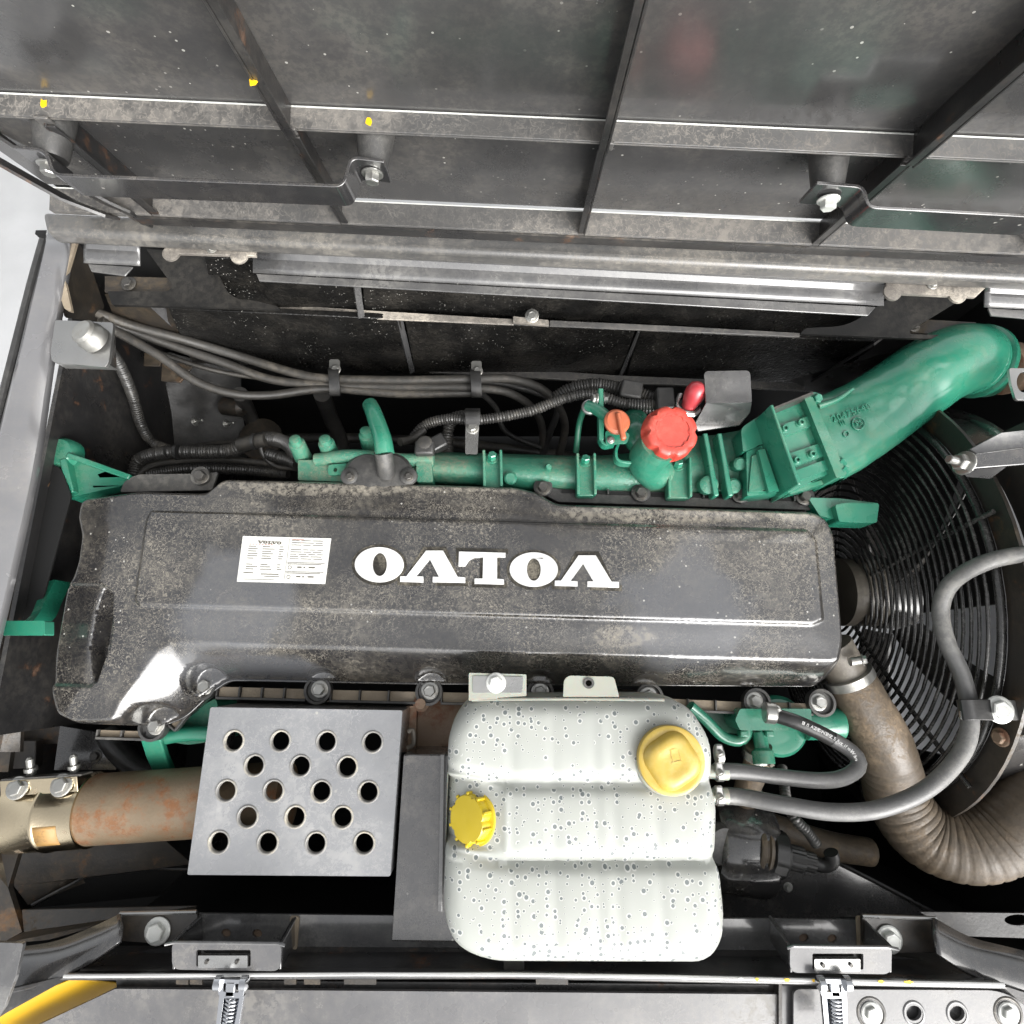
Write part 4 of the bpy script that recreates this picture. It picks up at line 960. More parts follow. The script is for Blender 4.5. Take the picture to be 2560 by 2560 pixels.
mk('connector', *g_box(P(1577, 978, -.03), .040, .034, .026, X=(.97, -.2, 0), Y=(.2, .97, 0)), M['rubber'], bevel=.004, label='grey plug connector in the thick ribbed conduit behind the orange handle', cat='connector')
mk('connector', *g_box(P(1660, 1002, -.01), .032, .042, .030), M['hoseblack'], bevel=.004, label='black plug connector touching the back of the red cap', cat='connector')
mk('connector', *g_box(P(1090, 1112, -.05), .040, .028, .026, X=(.85, .5, 0), Y=(-.5, .85, 0)), M['hoseblack'], bevel=.004, label='black sensor plug behind the manifold next to the strap clip', cat='connector')
sc_ = thing('strap_clip', 'upright grey steel strap with a black rubber clip and bright bolt behind the manifold', 'clip', P(1180, 1100, -.1))
mk('strap', *g_prism(PL(rnd([(1164, 1042), (1198, 1042), (1194, 1135), (1163, 1135)], 4), -.045), .004), M['steel'], sc_, bevel=.0008)
mk('rubber_band', *g_strip(smooth_path([P(1182, 1062, -.038), P(1182, 1034, -.034), P(1182, 1024, -.06)], .004), (.028, 0, 0), .006), M['hoseblack'], sc_, bevel=.001)
bolt(P(1181, 1070, -.044), (0, 0, 1), .0085, M['bolt'], sc_)

# ================================================================ fan, guard, shroud
GX = .74
gc = Vector((GX, .135, -.33))
fg = thing('fan_guard', 'black wire fan guard of concentric rings at the right of the engine', 'fan guard', gc-Vector((0, 0, .42)))
rs = random.Random(5)
nr = 24; r0, r1 = .062, .392
for i in range(nr):
    r = r0+(r1-r0)*i/(nr-1)
    pts = [gc+Vector((.030*(1-(r/r1)**2)*-1, r*math.sin(t), r*math.cos(t))) for t in [2*math.pi*k/72 for k in range(73)]]
    pts = [p+Vector((rs.uniform(-.0008, .0008), 0, 0)) for p in pts]
    mk('ring', *g_tube(pts, .0030, 7, raw=True, cap=False), M['guard'], fg, smooth=60)
for a in (R(12), R(78), R(-52), R(140), R(205), R(262)):
    pts = [gc+Vector((-.030*(1-(r/r1)**2)+.006, r*math.sin(a), r*math.cos(a))) for r in np.linspace(.05, .43, 12)]
    mk('spoke', *g_tube(pts, .0042, 8), M['guard'], fg, smooth=60)
fn = thing('radiator_fan', 'black radiator fan behind the black ring guard, pale backing panel showing between its blades', 'fan', gc+Vector((.09, 0, -.38)))
mk('hub', *g_lathe(gc+Vector((.05, 0, 0)), (1, 0, 0), [(.06, 0), (.07, .01), (.07, .07), (.05, .08)], 40), M['guard'], fn)
for k in range(5):
    a = 2*math.pi*k/5+.35; V = []; Fc = []
    for j in range(9):
        r = .09+.28*j/8; hw_ = .15-.03*j/8
        for q in range(7):
            s_ = (q/6-.5)*2*hw_; t = a+s_*(.95)+.25*j/8
            V.append(gc+Vector((.085+.055*(q/6-.5)*(1-.3*j/8)*2*.5, r*math.sin(t), r*math.cos(t))))
    for j in range(8):
        for q in range(6): Fc.append((j*7+q, j*7+q+1, (j+1)*7+q+1, (j+1)*7+q))
    mk('blade', V, Fc, M['black'], fn, smooth=60, solid=.003)
sh = thing('fan_shroud', 'black dirty sheet shroud ring around the fan at the right edge', 'fan shroud', gc+Vector((.12, 0, -.5)))
outer = [(1.2*.5*s for s in ()),]
def yz(pts, x): return [Vector((x, gc.y+y, gc.z+z)) for y, z in pts]
circ = [(.405*math.sin(2*math.pi*k/64), .405*math.cos(2*math.pi*k/64)) for k in range(64)]
mk('face', *g_plate([yz([(.446*math.sin(2*math.pi*k/80), .446*math.cos(2*math.pi*k/80)) for k in range(80)], GX+.02), yz(circ, GX+.02)], .006, (1, 0, 0)), M['brown'], sh)
V = []; Fc = []
for (r, x) in ((.405, GX+.02), (.398, GX+.03), (.398, GX+.14), (.41, GX+.15)):
    for k in range(64): V.append(gc+Vector((x-GX, r*math.sin(2*math.pi*k/64), r*math.cos(2*math.pi*k/64))))
for i in range(3):
    for k in range(64): Fc.append((i*64+k, i*64+(k+1) % 64, (i+1)*64+(k+1) % 64, (i+1)*64+k))
mk('ring_wall', V, Fc, M['blackgloss'], sh, smooth=50, solid=.002)
mk('dark_backing', *g_box((1.0, .50, -.42), .01, .78, 1.0), M['void'], sh)  # dark panel added to blacken the upper half behind the fan
mk('pale_backing', *g_box((1.16, .05, -.75), .01, 1.6, 1.3), M['palepanel'], sh)  # added panel, its pale colour standing in for light through the guard
mk('rim', *g_tube([gc+Vector((.012, .402*math.sin(t), .402*math.cos(t))) for t in np.linspace(0, 2*math.pi, 73)], .006, 8, raw=True), M['guard'], sh, smooth=60)
bolt(PX(2503, 1843, GX+.018), (-1, 0, .2), .010, M['castrust'], sh)
arc = [(.412*math.sin(R(q)), .412*math.cos(R(q))) for q in range(-38, 34, 4)]
mk('side_panel', *g_prism(yz(arc+[(.225, .345), (.225, .50), (-.25, .50), (-.25, .33)], GX+.06), .006, (1, 0, 0)), M['brown'], sh)
# pulleys between cover and guard
pl = thing('crank_pulley', 'brown ribbed pulleys glimpsed in the gap between cover end and fan guard', 'pulley', P(2150, 1480, -.3))
mk('pulley', *g_lathe(P(2120, 1480, -.26), (1, .0, 0), [(.05, -.02), (.07, -.02), (.07, 0), (.065, .003), (.065, .008), (.07, .01), (.07, .02), (.065, .023), (.065, .03), (.07, .033), (.07, .05), (.05, .05)], 40), M['beige'], pl)
mk('shaft', *g_lathe(P(2120, 1480, -.26), (1, 0, 0), [(.035, .05), (.035, .07), (.03, .072), (.03, .075)], 30), M['void'], pl)

# ================================================================ big air hose
def taper(a, b_): return lambda t: a+(b_-a)*t
ah = thing('air_hose', 'thick brown dusty air hose curling from the cover corner down to the right edge', 'hose', P(2350, 2000, -.25))
base = smooth_path([P(2125, 1700, -.09), P(2160, 1765, -.10), P(2205, 1850, -.12), P(2228, 1930, -.15), P(2248, 2005, -.17), P(2310, 2085, -.17), P(2410, 2118, -.15), P(2500, 2095, -.13), P(2570, 2035, -.11), P(2640, 1950, -.1)], .003)
Fr = frames(base); n = len(base); seg = 40; V = []; Fc = []; Ls = 0
rr_ = random.Random(2)
for i, p in enumerate(base):
    if i: Ls += (p-base[i-1]).length
    t = i/(n-1); r = .041+.016*min(1, t*1.7)
    if Ls > .15: r *= 1-.028*(math.sin(Ls*2*math.pi/.016) > .80)
    else: r *= 1+.012*math.sin(Ls*95)*math.sin(Ls*31)
    T, N_, Bv = Fr[i]
    for k in range(seg):
        a = 2*math.pi*k/seg; V.append(p+(N_*math.cos(a)+Bv*math.sin(a))*r)
for i in range(n-1):
    for k in range(seg): Fc.append((i*seg+k, i*seg+(k+1) % seg, (i+1)*seg+(k+1) % seg, (i+1)*seg+k))
mk('sleeve', V, Fc, M['hosebrown'], ah, smooth=60)
axh = (base[4]-base[0]).normalized()
mk('clamp_band', *g_lathe(base[0]-axh*.006, axh, [(.038, -.008), (.0425, -.007), (.0428, .008), (.0415, .009)], 40), M['bolt'], ah)
mk('pipe_stub', *g_lathe(base[0]-axh*.05, axh, [(.035, -.02), (.035, .05)], 32), M['beige'], ah)
mk('clamp_screw', *g_tube([P(2125, 1655, -.03), P(2160, 1650, -.03)], .007, 12), M['bolt'], ah)
bolt(P(2156, 1650, -.03), (.9, .1, .5), .007, M['bolt'], ah)

# ================================================================ coolant hoses and right-hand clamps
hose('coolant_hose', [(1785, 1930, .0), (1840, 1928, -.0), (1950, 1942, -.0), (2045, 1951, -.0), (2105, 1945, -.005), (2144, 1920, -.01), (2142, 1892, -.015), (2112, 1866, -.02), (2080, 1847, -.02)], .0118, M['hosegrey'], 'upper grey coolant hose from the tank, bending back in a hook near the brown hose')
hose('coolant_hose', [(2092, 1854, -.0205), (2050, 1832, -.022), (1985, 1803, -.025), (1915, 1782, -.04)], .0118, M['hoseblack'], 'printed black hose end running from the hooked grey hose to the green pump')
hose('coolant_hose', [(1785, 1990, .0), (1850, 1992, .0), (1960, 2012, .02), (2080, 2030, .03), (2200, 2022, .03), (2320, 1970, .03), (2405, 1880, .03), (2425, 1790, .03), (2405, 1690, .03), (2365, 1600, .03), (2352, 1520, .03), (2378, 1458, .055), (2450, 1412, .095), (2540, 1388, .11), (2700, 1370, .11)], .0125, M['hosegrey'], 'long grey coolant hose sweeping from the lower tank outlet in front of the fan guard')
o = mk('hose_collar', *g_lathe(P(1920, 1782, -.038), (-1, .1, -.1), [(.0155, -.012), (.017, -.01), (.017, .004), (.015, .006)], 24), M['bolt'], label='thin spring collar where the printed black hose joins the green pump', cat='hose clamp')
txt = 'B1/1 A20BD/N380Z 5 AntifreeW bn'
hp = smooth_path([P(2002, 1806, -.0155), P(2052, 1829, -.0125), P(2095, 1854, -.011), P(2128, 1880, -.006), P(2140, 1905, -.002)], .002)
bh = thing('hose_print', 'small white lettering printed along the black hose end by the pump', 'lettering', hp[0])
step = len(hp)/(len(txt)+2)
for i, c_ in enumerate(txt):
    if c_ == ' ': continue
    k = int((i+1)*step); p = hp[k]; d = hp[min(k+2, len(hp)-1)]-hp[k-1]
    o = text3(c_, 0, 0, 0, .0075, math.degrees(math.atan2(d.y, d.x))+0, M['white'], bh, .0002, name='print'); o.location = p-ORG[bh]+Vector((0, 0, .004))
hc = thing('hose_clamp_bracket', 'black rubber clamp with a bright bolt on a pale strap, gripping the long grey hose', 'clamp bracket', P(2480, 1775, -.02))
mk('strap', *g_prism(PL(rnd([(2402, 1750), (2700, 1752), (2700, 1802), (2402, 1800)], 6), .052), .004), M['steel'], hc, bevel=.001)
mk('rubber_band', *g_strip(smooth_path([P(2398, 1775, .03), P(2402, 1775, .050), P(2425, 1774, .058), P(2455, 1774, .056), P(2480, 1775, .0535)], .003), (0, .030, 0), .004), M['hoseblack'], hc, bevel=.001)
bolt(P(2497, 1774, .0535), (-.1, 0, 1), .014, M['boltwhite'], hc, h=.008)
gh = thing('support_arm', 'black folded support arm with a threaded bolt at the right edge above the fan', 'bracket', P(2480, 1140, -.02))
mk('arm', *g_prism([P(2418, 1142, .19), P(2440, 1135, .19), P(2700, 1105, .19), P(2700, 1150, .19), P(2425, 1172, .19)], .006), M['blackgloss'], gh, bevel=.0015)
mk('arm', *g_prism([P(2425, 1122, .17), P(2500, 1082, .18), P(2700, 1060, .18), P(2700, 1102, .18), P(2440, 1136, .17)], .006), M['sheet'], gh, bevel=.0015)
mk('arm', *g_prism([P(2410, 1170, .18), P(2520, 1165, .18), P(2480, 1195, .14), P(2420, 1190, .14)], .005), M['sheet'], gh, bevel=.001)
bolt(P(2412, 1158, .185), (-.95, .1, .3), .012, M['bolt'], gh, stud=.03, h=.012)
eb = thing('edge_bracket', 'bright cut steel bracket with a notch at the right edge below the elbow end', 'bracket', P(2550, 960, -.02))
mk('plate', *g_plate([PL(rnd([(2522, 920), (2640, 922), (2640, 1000), (2540, 1000), (2528, 960)], 8), .07), PL(ell(2560, 955, 18, 26, 20), .07)], .005), M['steel'], eb, bevel=.001)

# ================================================================ expansion tank
TZ = .06
tk = thing('expansion_tank', 'translucent white plastic coolant tank spotted with round drops, two yellow caps on it', 'coolant tank', P(1460, 2080, -.22))
Bt = rnd([(1176, 1742), (1660, 1742), (1725, 1765), (1778, 1852), (1780, 1965), (1790, 2018), (1788, 2146), (1800, 2180), (1809, 2280), (1808, 2350), (1770, 2411), (1220, 2409), (1135, 2365), (1107, 2280), (1116, 1953), (1121, 1820)],
         [40, 50, 50, 40, 14, 10, 10, 14, 10, 50, 50, 80, 60, 40, 10, 60])
Bt2 = XY(Bt, TZ-.02)
cx = np.array(Bt2).mean(0)
Tt2 = [tuple(np.array(p)+(cx-np.array(p))/np.linalg.norm(cx-np.array(p))*.017) for p in Bt2]
gy1, gy2 = P(1400, 1960, TZ).y, P(1400, 2158, TZ).y
yT, yB = P(1400, 1742, TZ).y, P(1400, 2411, TZ).y
xl, xr = P(1265, 2000, TZ).x, P(1640, 2000, TZ).x
xs_ = [P(u, 2000, TZ).x for u in (1280, 1385, 1490, 1535, 1640)]
xlE = P(1120, 2040, TZ).x; xlF = P(1275, 2040, TZ).x
FAC = XY(rnd([(1060, 1938), (1150, 1942), (1268, 1966), (1268, 2150), (1150, 2126), (1060, 2122)], 10), TZ)
def zt(xy):
    dB = np.maximum(sdist(xy, Bt2), 0); z = TZ-.030*(1-np.sqrt(np.clip(1-(1-np.clip(dB/.030, 0, 1))**2, 0, 1)))
    x, y = xy[:, 0], xy[:, 1]
    for gy, x0 in ((gy1, xl), (gy2, xl)):
        k = np.clip((x0-x)/(x0-xlE), 0, 1); yy = gy+.018*k
        z -= .008*np.exp(-((y-yy)/.008)**2)*sstep((xr+.12-x)/.05)
    for X_ in xs_: z -= .0013*np.exp(-((x-X_)/.008)**2)*sstep((dB-.012)/.02)
    band = np.where(y > gy1, (y-gy1)/(yT-gy1), np.where(y > gy2, (gy1-y)/(gy1-gy2), (gy2-y)/(gy2-yB))); z += .007*(4*np.clip(band, 0, 1)*(1-np.clip(band, 0, 1)))**.6-.004
    f = sdist(xy, FAC); z -= sstep((f+.002)/.012)*.030*np.clip((xlF-x)/(xlF-xlE), 0, 1)
    return z
V, Fc = relief(Bt2, Tt2, zt, grid=.006, extra=(FAC,))
mk('shell', V, Fc, M['tank'], tk, smooth=70)
n = len(Bt2)
zz = [(0, TZ-.031), (.0, -.02), (-.004, -.028), (0, -.036), (0, -.2), (.03, -.22)]
V = []
for ins_, z in zz:
    for x, y in Bt2:
        d = (cx-np.array((x, y))); d /= np.linalg.norm(d); V.append((x+d[0]*ins_, y+d[1]*ins_, z))
Fc = [(j*n+i, j*n+(i+1) % n, (j+1)*n+(i+1) % n, (j+1)*n+i) for j in range(len(zz)-1) for i in range(n)]+[tuple((len(zz)-1)*n+i for i in range(n))]
mk('side_wall', V, Fc, M['tankplain'], tk, smooth=50)
# mounting tabs
t1 = solidg('mounting_tab', [(1172, 1682), (1316, 1686), (1316, 1740), (1172, 1752)], .052, .005, M['tankplain'], tk, [4, 4, 2, 2], .0015)
solidg('tab_plate', [(1182, 1690), (1308, 1692), (1306, 1732), (1182, 1732)], .0535, .004, M['steel'], tk, 3, .0008)
bolt(P(1240, 1707, .0536), (0, 0, 1), .0105, M['boltwhite'], tk, h=.005)
solidg('mounting_tab', [(1422, 1689), (1535, 1692), (1548, 1742), (1408, 1742), (1410, 1700)], .052, .005, M['tankplain'], tk, [10, 10, 2, 2, 10], .0015, holes=(ell(1472, 1708, 12, 12, 20),))
mk('grommet', *g_plate([PL(ell(1472, 1708, 14, 14, 20), .054), PL(ell(1472, 1708, 8, 8, 16), .054)], .004), M['rubber'], tk)
mk('top_seam', *g_tube([P(1180, 1750, .046), P(1400, 1748, .046), P(1660, 1750, .046)], .0025, 8), M['tankplain'], tk)
# large cap
cpz = P(1677, 1900, .074); up = Vector((-.03, .02, 1)).normalized()
cap = mk('large_cap', *g_lathe(cpz, up, [(.044, -.012), (.0475, -.010), (.048, .0), (.0470, .006), (.0435, .0075), (.041, .0072)], 72), M['yellowold'], tk, smooth=50)
mk('neck_ring', *g_lathe(cpz, up, [(.050, -.03), (.052, -.016), (.050, -.011), (.046, -.0105)], 48), M['tankplain'], tk)
def wav(t, r, h): return 1+.07*math.cos(4*t+.9)*(1 if r > .012 else 0)
gr = mk('grip', *g_lathe(cpz+up*.0068, up, [(.0405, 0), (.039, .004), (.036, .009), (.031, .0125), (.022, .0128), (.017, .0105), (.008, .0103)], 72, fn=wav), M['yellowold'], cap, smooth=60) if False else mk('cap_grip', *g_lathe(cpz+up*.0068, up, [(.0385, 0), (.037, .004), (.034, .009), (.029, .0125), (.020, .0128), (.015, .0112), (.008, .011)], 72, fn=wav), M['yellowold'], tk, smooth=60)
g = G(); c0 = P(1690, 1888, .0915)
for (dx, dy, sx, sy) in ((0, .009, .014, .0018), (0, -.009, .014, .0018), (-.006, 0, .0018, .018), (.006, 0, .0018, .018)): g.add(*g_box(c0+Vector((dx, dy, 0)), sx, sy, .0022, X=(.97, .2, 0), Y=(-.2, .97, 0)))
g.mk('cap_symbol', M['yellowold'], tk)
# small slanted cap
ax = Vector((-.62, .05, .78)).normalized(); so = P(1196, 2042, .030)
mk('small_neck', *g_lathe(so, ax, [(.030, -.02), (.030, .006)], 32), M['tankplain'], tk)
def lob(t, r, h): return 1-.10*(max(0, math.cos(8*t)))**6 if h > .011 else 1
mk('small_cap', *g_lathe(so, ax, [(.036, .004), (.0385, .006), (.0385, .010), (.0335, .0115), (.0330, .024), (.0315, .0265), (.010, .0275), (.004, .0272)], 80, fn=lambda t, r, h: 1-.09*(max(0, math.cos(5*t)))**10 if .0112 < h < .03 and r > .012 else 1), M['yellow'], tk, smooth=40)
a_, x_, y_ = basis(ax)
for k in range(10):
    t = 2*math.pi*(k+.5)/10
    d = x_*math.cos(t)+y_*math.sin(t); e = -x_*math.sin(t)+y_*math.cos(t)
    mk('cap_rib', *g_box(so+ax*.0185+d*.0345, .0045, .0045, .0155, X=d, Y=e, Z=ax), M['yellow'], tk, bevel=.0012)
# outlets
for (v, z) in ((1930, .0), (1990, .0)):
    mk('outlet', *g_lathe(P(1770, v, z), (1, 0, 0), [(.010, 0), (.010, .02), (.012, .022), (.012, .03)], 20), M['tankplain'], tk)
for (v, z) in ((1886, .01), (1930, .0), (1990, .0)):
    hcl = thing('worm_clamp', {1886: 'open ring end of a steel hose clamp beside the large yellow cap', 1930: 'steel worm clamp on the upper coolant hose at the tank outlet', 1990: 'steel worm clamp with cross screw on the lower coolant hose at the tank'}[v], 'hose clamp', P(1795, v, z-.02), 'steel hose clamps at the tank outlets')
    mk('band', *g_lathe(P(1790, v, z), (1, 0, 0), [(.0125, 0), (.0140, 0), (.0140, .009), (.0125, .009)], 26), M['bolt'], hcl)
    mk('screw_housing', *g_box(P(1797, v-10, z+.014), .011, .018, .009), M['steel'], hcl, bevel=.002)
    mk('screw', *g_lathe(P(1797, v-(2 if v > 1900 else 6), z+.018), (.3, -.8, .6), [(.0055, 0), (.0055, .006), (.003, .007)], 14), M['bolt'], hcl)

# ================================================================ perforated shield
pf = thing('perforated_shield', 'grey metal heat shield box with eighteen round rimmed holes, above the exhaust pipe', 'heat shield', P(740, 1980, -.2))
PZ = -.01
out = rnd([(526, 1768), (1006, 1776), (976, 2191), (468, 2187)], 6)
hs_ = [(441, 1398), (529, 1398), (616, 1399), (703, 1400), (480, 1444), (567, 1445), (655, 1447), (427, 1492), (516, 1492), (606, 1493), (695, 1494), (467, 1541), (557, 1541), (646, 1542), (413, 1589), (505, 1590), (596, 1591), (687, 1591)]
hs_ = [(x*2560/1932, y*2560/1932) for x, y in hs_]
def circw(c, r, z, n=28): c = P(*c, z); return [c+Vector((r*math.cos(2*math.pi*k/n), r*math.sin(2*math.pi*k/n), 0)) for k in range(n)]
mk('top', *g_plate([PL(out, PZ)]+[circw(h, .0152, PZ) for h in hs_], .0025), M['perf'], pf, smooth=0)
for h in hs_: mk('hole_rim', *g_lathe(P(*h, PZ), (0, 0, 1), [(.0172, .0), (.0166, .0012), (.0152, .0014), (.0140, .0002), (.0136, -.004), (.0140, -.004), (.0150, -.0026)], 32), M['perf'], pf, smooth=70) if False else None
def g_ringlathe(o, prof, seg=32):
    V, Fc = g_lathe(o, (0, 0, 1), prof+[prof[0]], seg); return V, Fc[:-2]
for h in hs_: mk('hole_rim', *g_ringlathe(P(*h, PZ), [(.0174, .0002), (.0168, .0014), (.0154, .0016), (.0140, .0004), (.0135, -.005), (.0139, -.005), (.0146, -.001)]), M['perfrim'], pf, smooth=70)
q = [P(u, v, PZ-.001) for u, v in out]; n = len(q)
mk('side', *g_prism(q, .001), M['perf'], pf) if False else None
V = []
for z_ in (0, -.004, -.10):
    V += [p+Vector((0, 0, z_)) for p in q]
Fc = [(j*n+i, j*n+(i+1) % n, (j+1)*n+(i+1) % n, (j+1)*n+i) for j in range(2) for i in range(n)]
mk('side', V, Fc, M['perf'], pf, smooth=50, solid=.002)
# tank support box
bx = thing('tank_support', 'flat grey black sheet metal stand between perforated shield and tank', 'tank stand', P(1050, 2120, -.3))
mk('top', *g_prism(PL([(1009, 1886), (1122, 1886), (1140, 2356), (979, 2354)], -.015), .30), M['blackgloss'], bx, bevel=.002)
mk('edge_strip', *g_prism(PL([(1101, 1886), (1112, 1886), (1106, 2280), (1094, 2280)], .0), .03), M['sheet'], bx, bevel=.001)
# rusty manifold casting
rc = thing('exhaust_manifold', 'rust spotted exhaust casting glimpsed between shield and tank under the cover edge', 'exhaust manifold', P(1060, 1820, -.4))
mk('casting', *g_prism(PL(rnd([(1045, 1752), (1180, 1752), (1180, 1900), (1035, 1900)], 8), -.11), .15), M['castrust'], rc, bevel=.008)
mk('flange', *g_prism(PL(rnd([(1015, 1765), (1042, 1765), (1038, 1880), (1012, 1880)], 4), -.09), .1), M['castrust'], rc, bevel=.003)
mk('link', *g_tube([P(1020, 1830, -.06), P(1032, 1825, -.06), P(1034, 1860, -.06), P(1018, 1870, -.06)], .004, 8), M['beige'], rc)
mk('stud', *g_lathe(P(1055, 1758, -.1), (0, 0, 1), [(.014, 0), (.014, .01), (.009, .012), (.009, .02)], 18), M['castrust'], rc)
mk('rim', *g_prism(PL([(540, 1728), (1010, 1738), (1010, 1758), (540, 1748)], -.12), .03), M['beige'], rc)

# ================================================================ exhaust pipe
xp = thing('exhaust_pipe', 'rusty exhaust pipe with a heat tinted clamp coming in from the left under the shield', 'exhaust pipe', P(250, 2020, -.22))
a0, a1 = P(-60, 2042, -.13), P(720, 1990, -.13); axp = (a1-a0).normalized()
Lp = (a1-a0).length
mk('pipe', *g_lathe(a0, axp, [(.057, 0)]+[(.057, Lp*k/20) for k in range(1, 21)], 48), M['rusty'], xp, smooth=60)
cbeg, cend = P(48, 2036, -.13), P(238, 2024, -.13); Lc = (cend-cbeg).length
mk('clamp_band', *g_lathe(cbeg, axp, [(.0585, 0), (.0605, .001), (.0605, Lc*.46), (.0625, Lc*.48), (.0625, Lc*.52), (.0605, Lc*.54), (.0605, Lc-.001), (.0585, Lc)], 56), M['stainless'], xp, smooth=40)
sd2 = Vector((-axp.y, axp.x, 0))
mk('clamp_flange', *g_box(cbeg+axp*Lc/2+sd2*.048+Vector((0, 0, .048)), Lc*.98, .030, .003, X=axp, Y=(sd2+Vector((0, 0, .25))).normalized(), Z=Vector((0, 0, 1))), M['stainless'], xp, bevel=.0008)
mk('clamp_flange', *g_box(cbeg+axp*(Lc/2+.004)+sd2*.064+Vector((0, 0, .038)), Lc*1.02, .003, .028, X=axp, Y=sd2), M['boltdark'], xp)
for s_ in (.24, .80):
    p = cbeg+axp*Lc*s_+sd2*.050+Vector((0, 0, .051)); bolt(p, (0, .15, 1), .0125, M['bolt'], xp, h=.007)
    mk('stud', *g_lathe(cbeg+axp*Lc*(s_+.06)+sd2*.068+Vector((0, 0, .035)), sd2+Vector((0, 0, .3)), [(.007, 0), (.007, .006), (.010, .006), (.010, .012), (.006, .012), (.006, .026), (.003, .030)], 14), M['bolt'], xp)
mk('rust_patch', *g_lathe(cbeg+axp*Lc*.56, axp, [(.0612, 0), (.0618, 0), (.0618, Lc*.27), (.0612, Lc*.27)], 48), M['stainless'], xp) if False else None
# patch only on the lower front quarter
V = []; Fc = []
for k in range(8):
    a = R(-48)+R(30)*k/7
    for j in range(2):
        p = cbeg+axp*(Lc*(.52+.30*j)); d = -sd2*math.cos(a)+Vector((0, 0, -math.sin(a))) if False else (-sd2*math.sin(R(10)+R(34)*k/7)+Vector((0, 0, math.cos(R(10)+R(34)*k/7))))
        V.append(p+d*.0612)
for k in range(7): Fc.append((k*2, k*2+1, k*2+3, k*2+2))
M['rustpatch'] = dirty('orange_rust_patch', (.50, .28, .08), .6, dust=.3, rust=.3, worm=.2)
mk('rust_patch', V, Fc, M['rustpatch'], xp, smooth=60, solid=.001)
mk('pipe_end', *g_lathe(P(-30, 2020, -.10), axp, [(.03, 0), (.032, .02), (.02, .025)], 24), M['steel'], xp)
# lower left green pump parts and hose
st_ = thing('starter_housing', 'green casting and strut peeping out below the left end of the cover beside the shield', 'engine casting', P(450, 1830, -.35))
solidg('block', [(420, 1812), (540, 1745), (560, 1850), (470, 1862), (395, 1850)], -.14, .08, M['greencast'], st_, 10, .006)
mk('tube', *g_tube([P(400, 1845, -.13), P(460, 1835, -.12), P(530, 1835, -.12)], .013, 16), M['green'], st_)
mk('strut', *g_strip([P(378, 1835, -.10), P(395, 1890, -.14), P(425, 1955, -.2)], (.035, 0, 0), .012), M['green'], st_, bevel=.002)
hose('rubber_hose', [(265, 1830, -.25), (300, 1880, -.25), (360, 1930, -.25), (440, 1945, -.25)], .022, M['hoseblack'], 'thick black hose arching under the left end of the cover behind the exhaust pipe')
# lower left dark sheet forms
ls = thing('lower_guard_sheet', 'dark folded floor sheets below the rusty exhaust pipe at the lower left', 'sheet metal', P(250, 2250, -.5))
mk('sheet', *g_prism([P(40, 2130, -.2), P(400, 2090, -.2), P(480, 2160, -.22), P(260, 2190, -.26), P(70, 2262, -.24), P(35, 2215, -.22)], .004), M['brown'], ls)
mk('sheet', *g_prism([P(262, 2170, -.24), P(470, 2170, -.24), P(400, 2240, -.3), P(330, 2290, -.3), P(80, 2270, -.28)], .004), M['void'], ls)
mk('fold_edge', *g_tube([P(80, 2262, -.235), P(170, 2215, -.235), P(268, 2172, -.235), P(470, 2173, -.235)], .003, 8), M['black'], ls)
mk('column', *g_prism([P(0, 2120, -.12), P(50, 2120, -.12), P(20, 2220, -.1), P(55, 2330, -.1), P(0, 2360, -.1), P(-60, 2360, -.1), P(-60, 2120, -.1)], .01), M['brown'], ls)
mk('lower_web', *g_prism([P(55, 2275, -.10), P(490, 2265, -.10), P(480, 2290, -.06), P(300, 2300, -.06), P(120, 2350, -.06), P(0, 2360, -.06), P(60, 2330, -.08)], .004), M['brown'], ls)
# ================================================================ filter, sensor and pump at lower right
ff = thing('fuel_filter', 'glossy black filter canister with a round sensor plug right of the tank', 'filter', P(1850, 2110, -.4))
mk('canister', *g_lathe(P(1760, 2100, -.22), (1, -.12, .0), [(.02, 0), (.075, .01), (.082, .02), (.082, .105), (.078, .112), (.05, .120), (.036, .122)], 44), M['blackgloss'], ff)
mk('knurled_rim', *g_lathe(P(1800, 2110, -.16), (.3, -.1, 1), [(.034, -.01), (.036, 0), (.030, .012), (.012, .014)], 30), M['rubber'], ff)
sx_ = Vector((1, -.22, .05)).normalized(); s0 = P(1893, 2122, -.17)
mk('sensor_collar', *g_lathe(s0, sx_, [(.036, -.004), (.038, 0), (.038, .004), (.034, .006), (.034, .010), (.038, .012), (.036, .018)], 34), M['hosebrown'], ff)
mk('sensor_nut', *g_lathe(s0+sx_*.020, sx_, [(.036, 0), (.039, .002), (.039, .022), (.034, .028), (.028, .029)], 36, fn=lambda t, r, h: 1-.06*(max(0, math.cos(9*t)))**4), M['hoseblack'], ff)
mk('sensor_neck', *g_lathe(s0+sx_*.048, sx_, [(.021, 0), (.021, .030), (.016, .032), (.016, .05), (.012, .052)], 36, fn=lambda t, r, h: 1-.08*(math.cos(14*t) > .4)), M['rubber'], ff)
mk('plug_elbow', *g_tube([s0+sx_*.09, s0+sx_*.115, s0+sx_*.122+Vector((.004, .012, .01)), s0+sx_*.12+Vector((.002, .026, .015))], .012, 16), M['hoseblack'], ff)
mk('bracket_foot', *g_prism(PL(rnd([(1890, 2190), (1945, 2195), (1940, 2240), (1895, 2240)], 8), -.25), .01), M['blackgloss'], ff, bevel=.002)
for (u, v) in ((1815, 2212), (1970, 2218)): bolt(P(u, v, -.27), (0, 0, 1), .006, M['bolt'], ff)
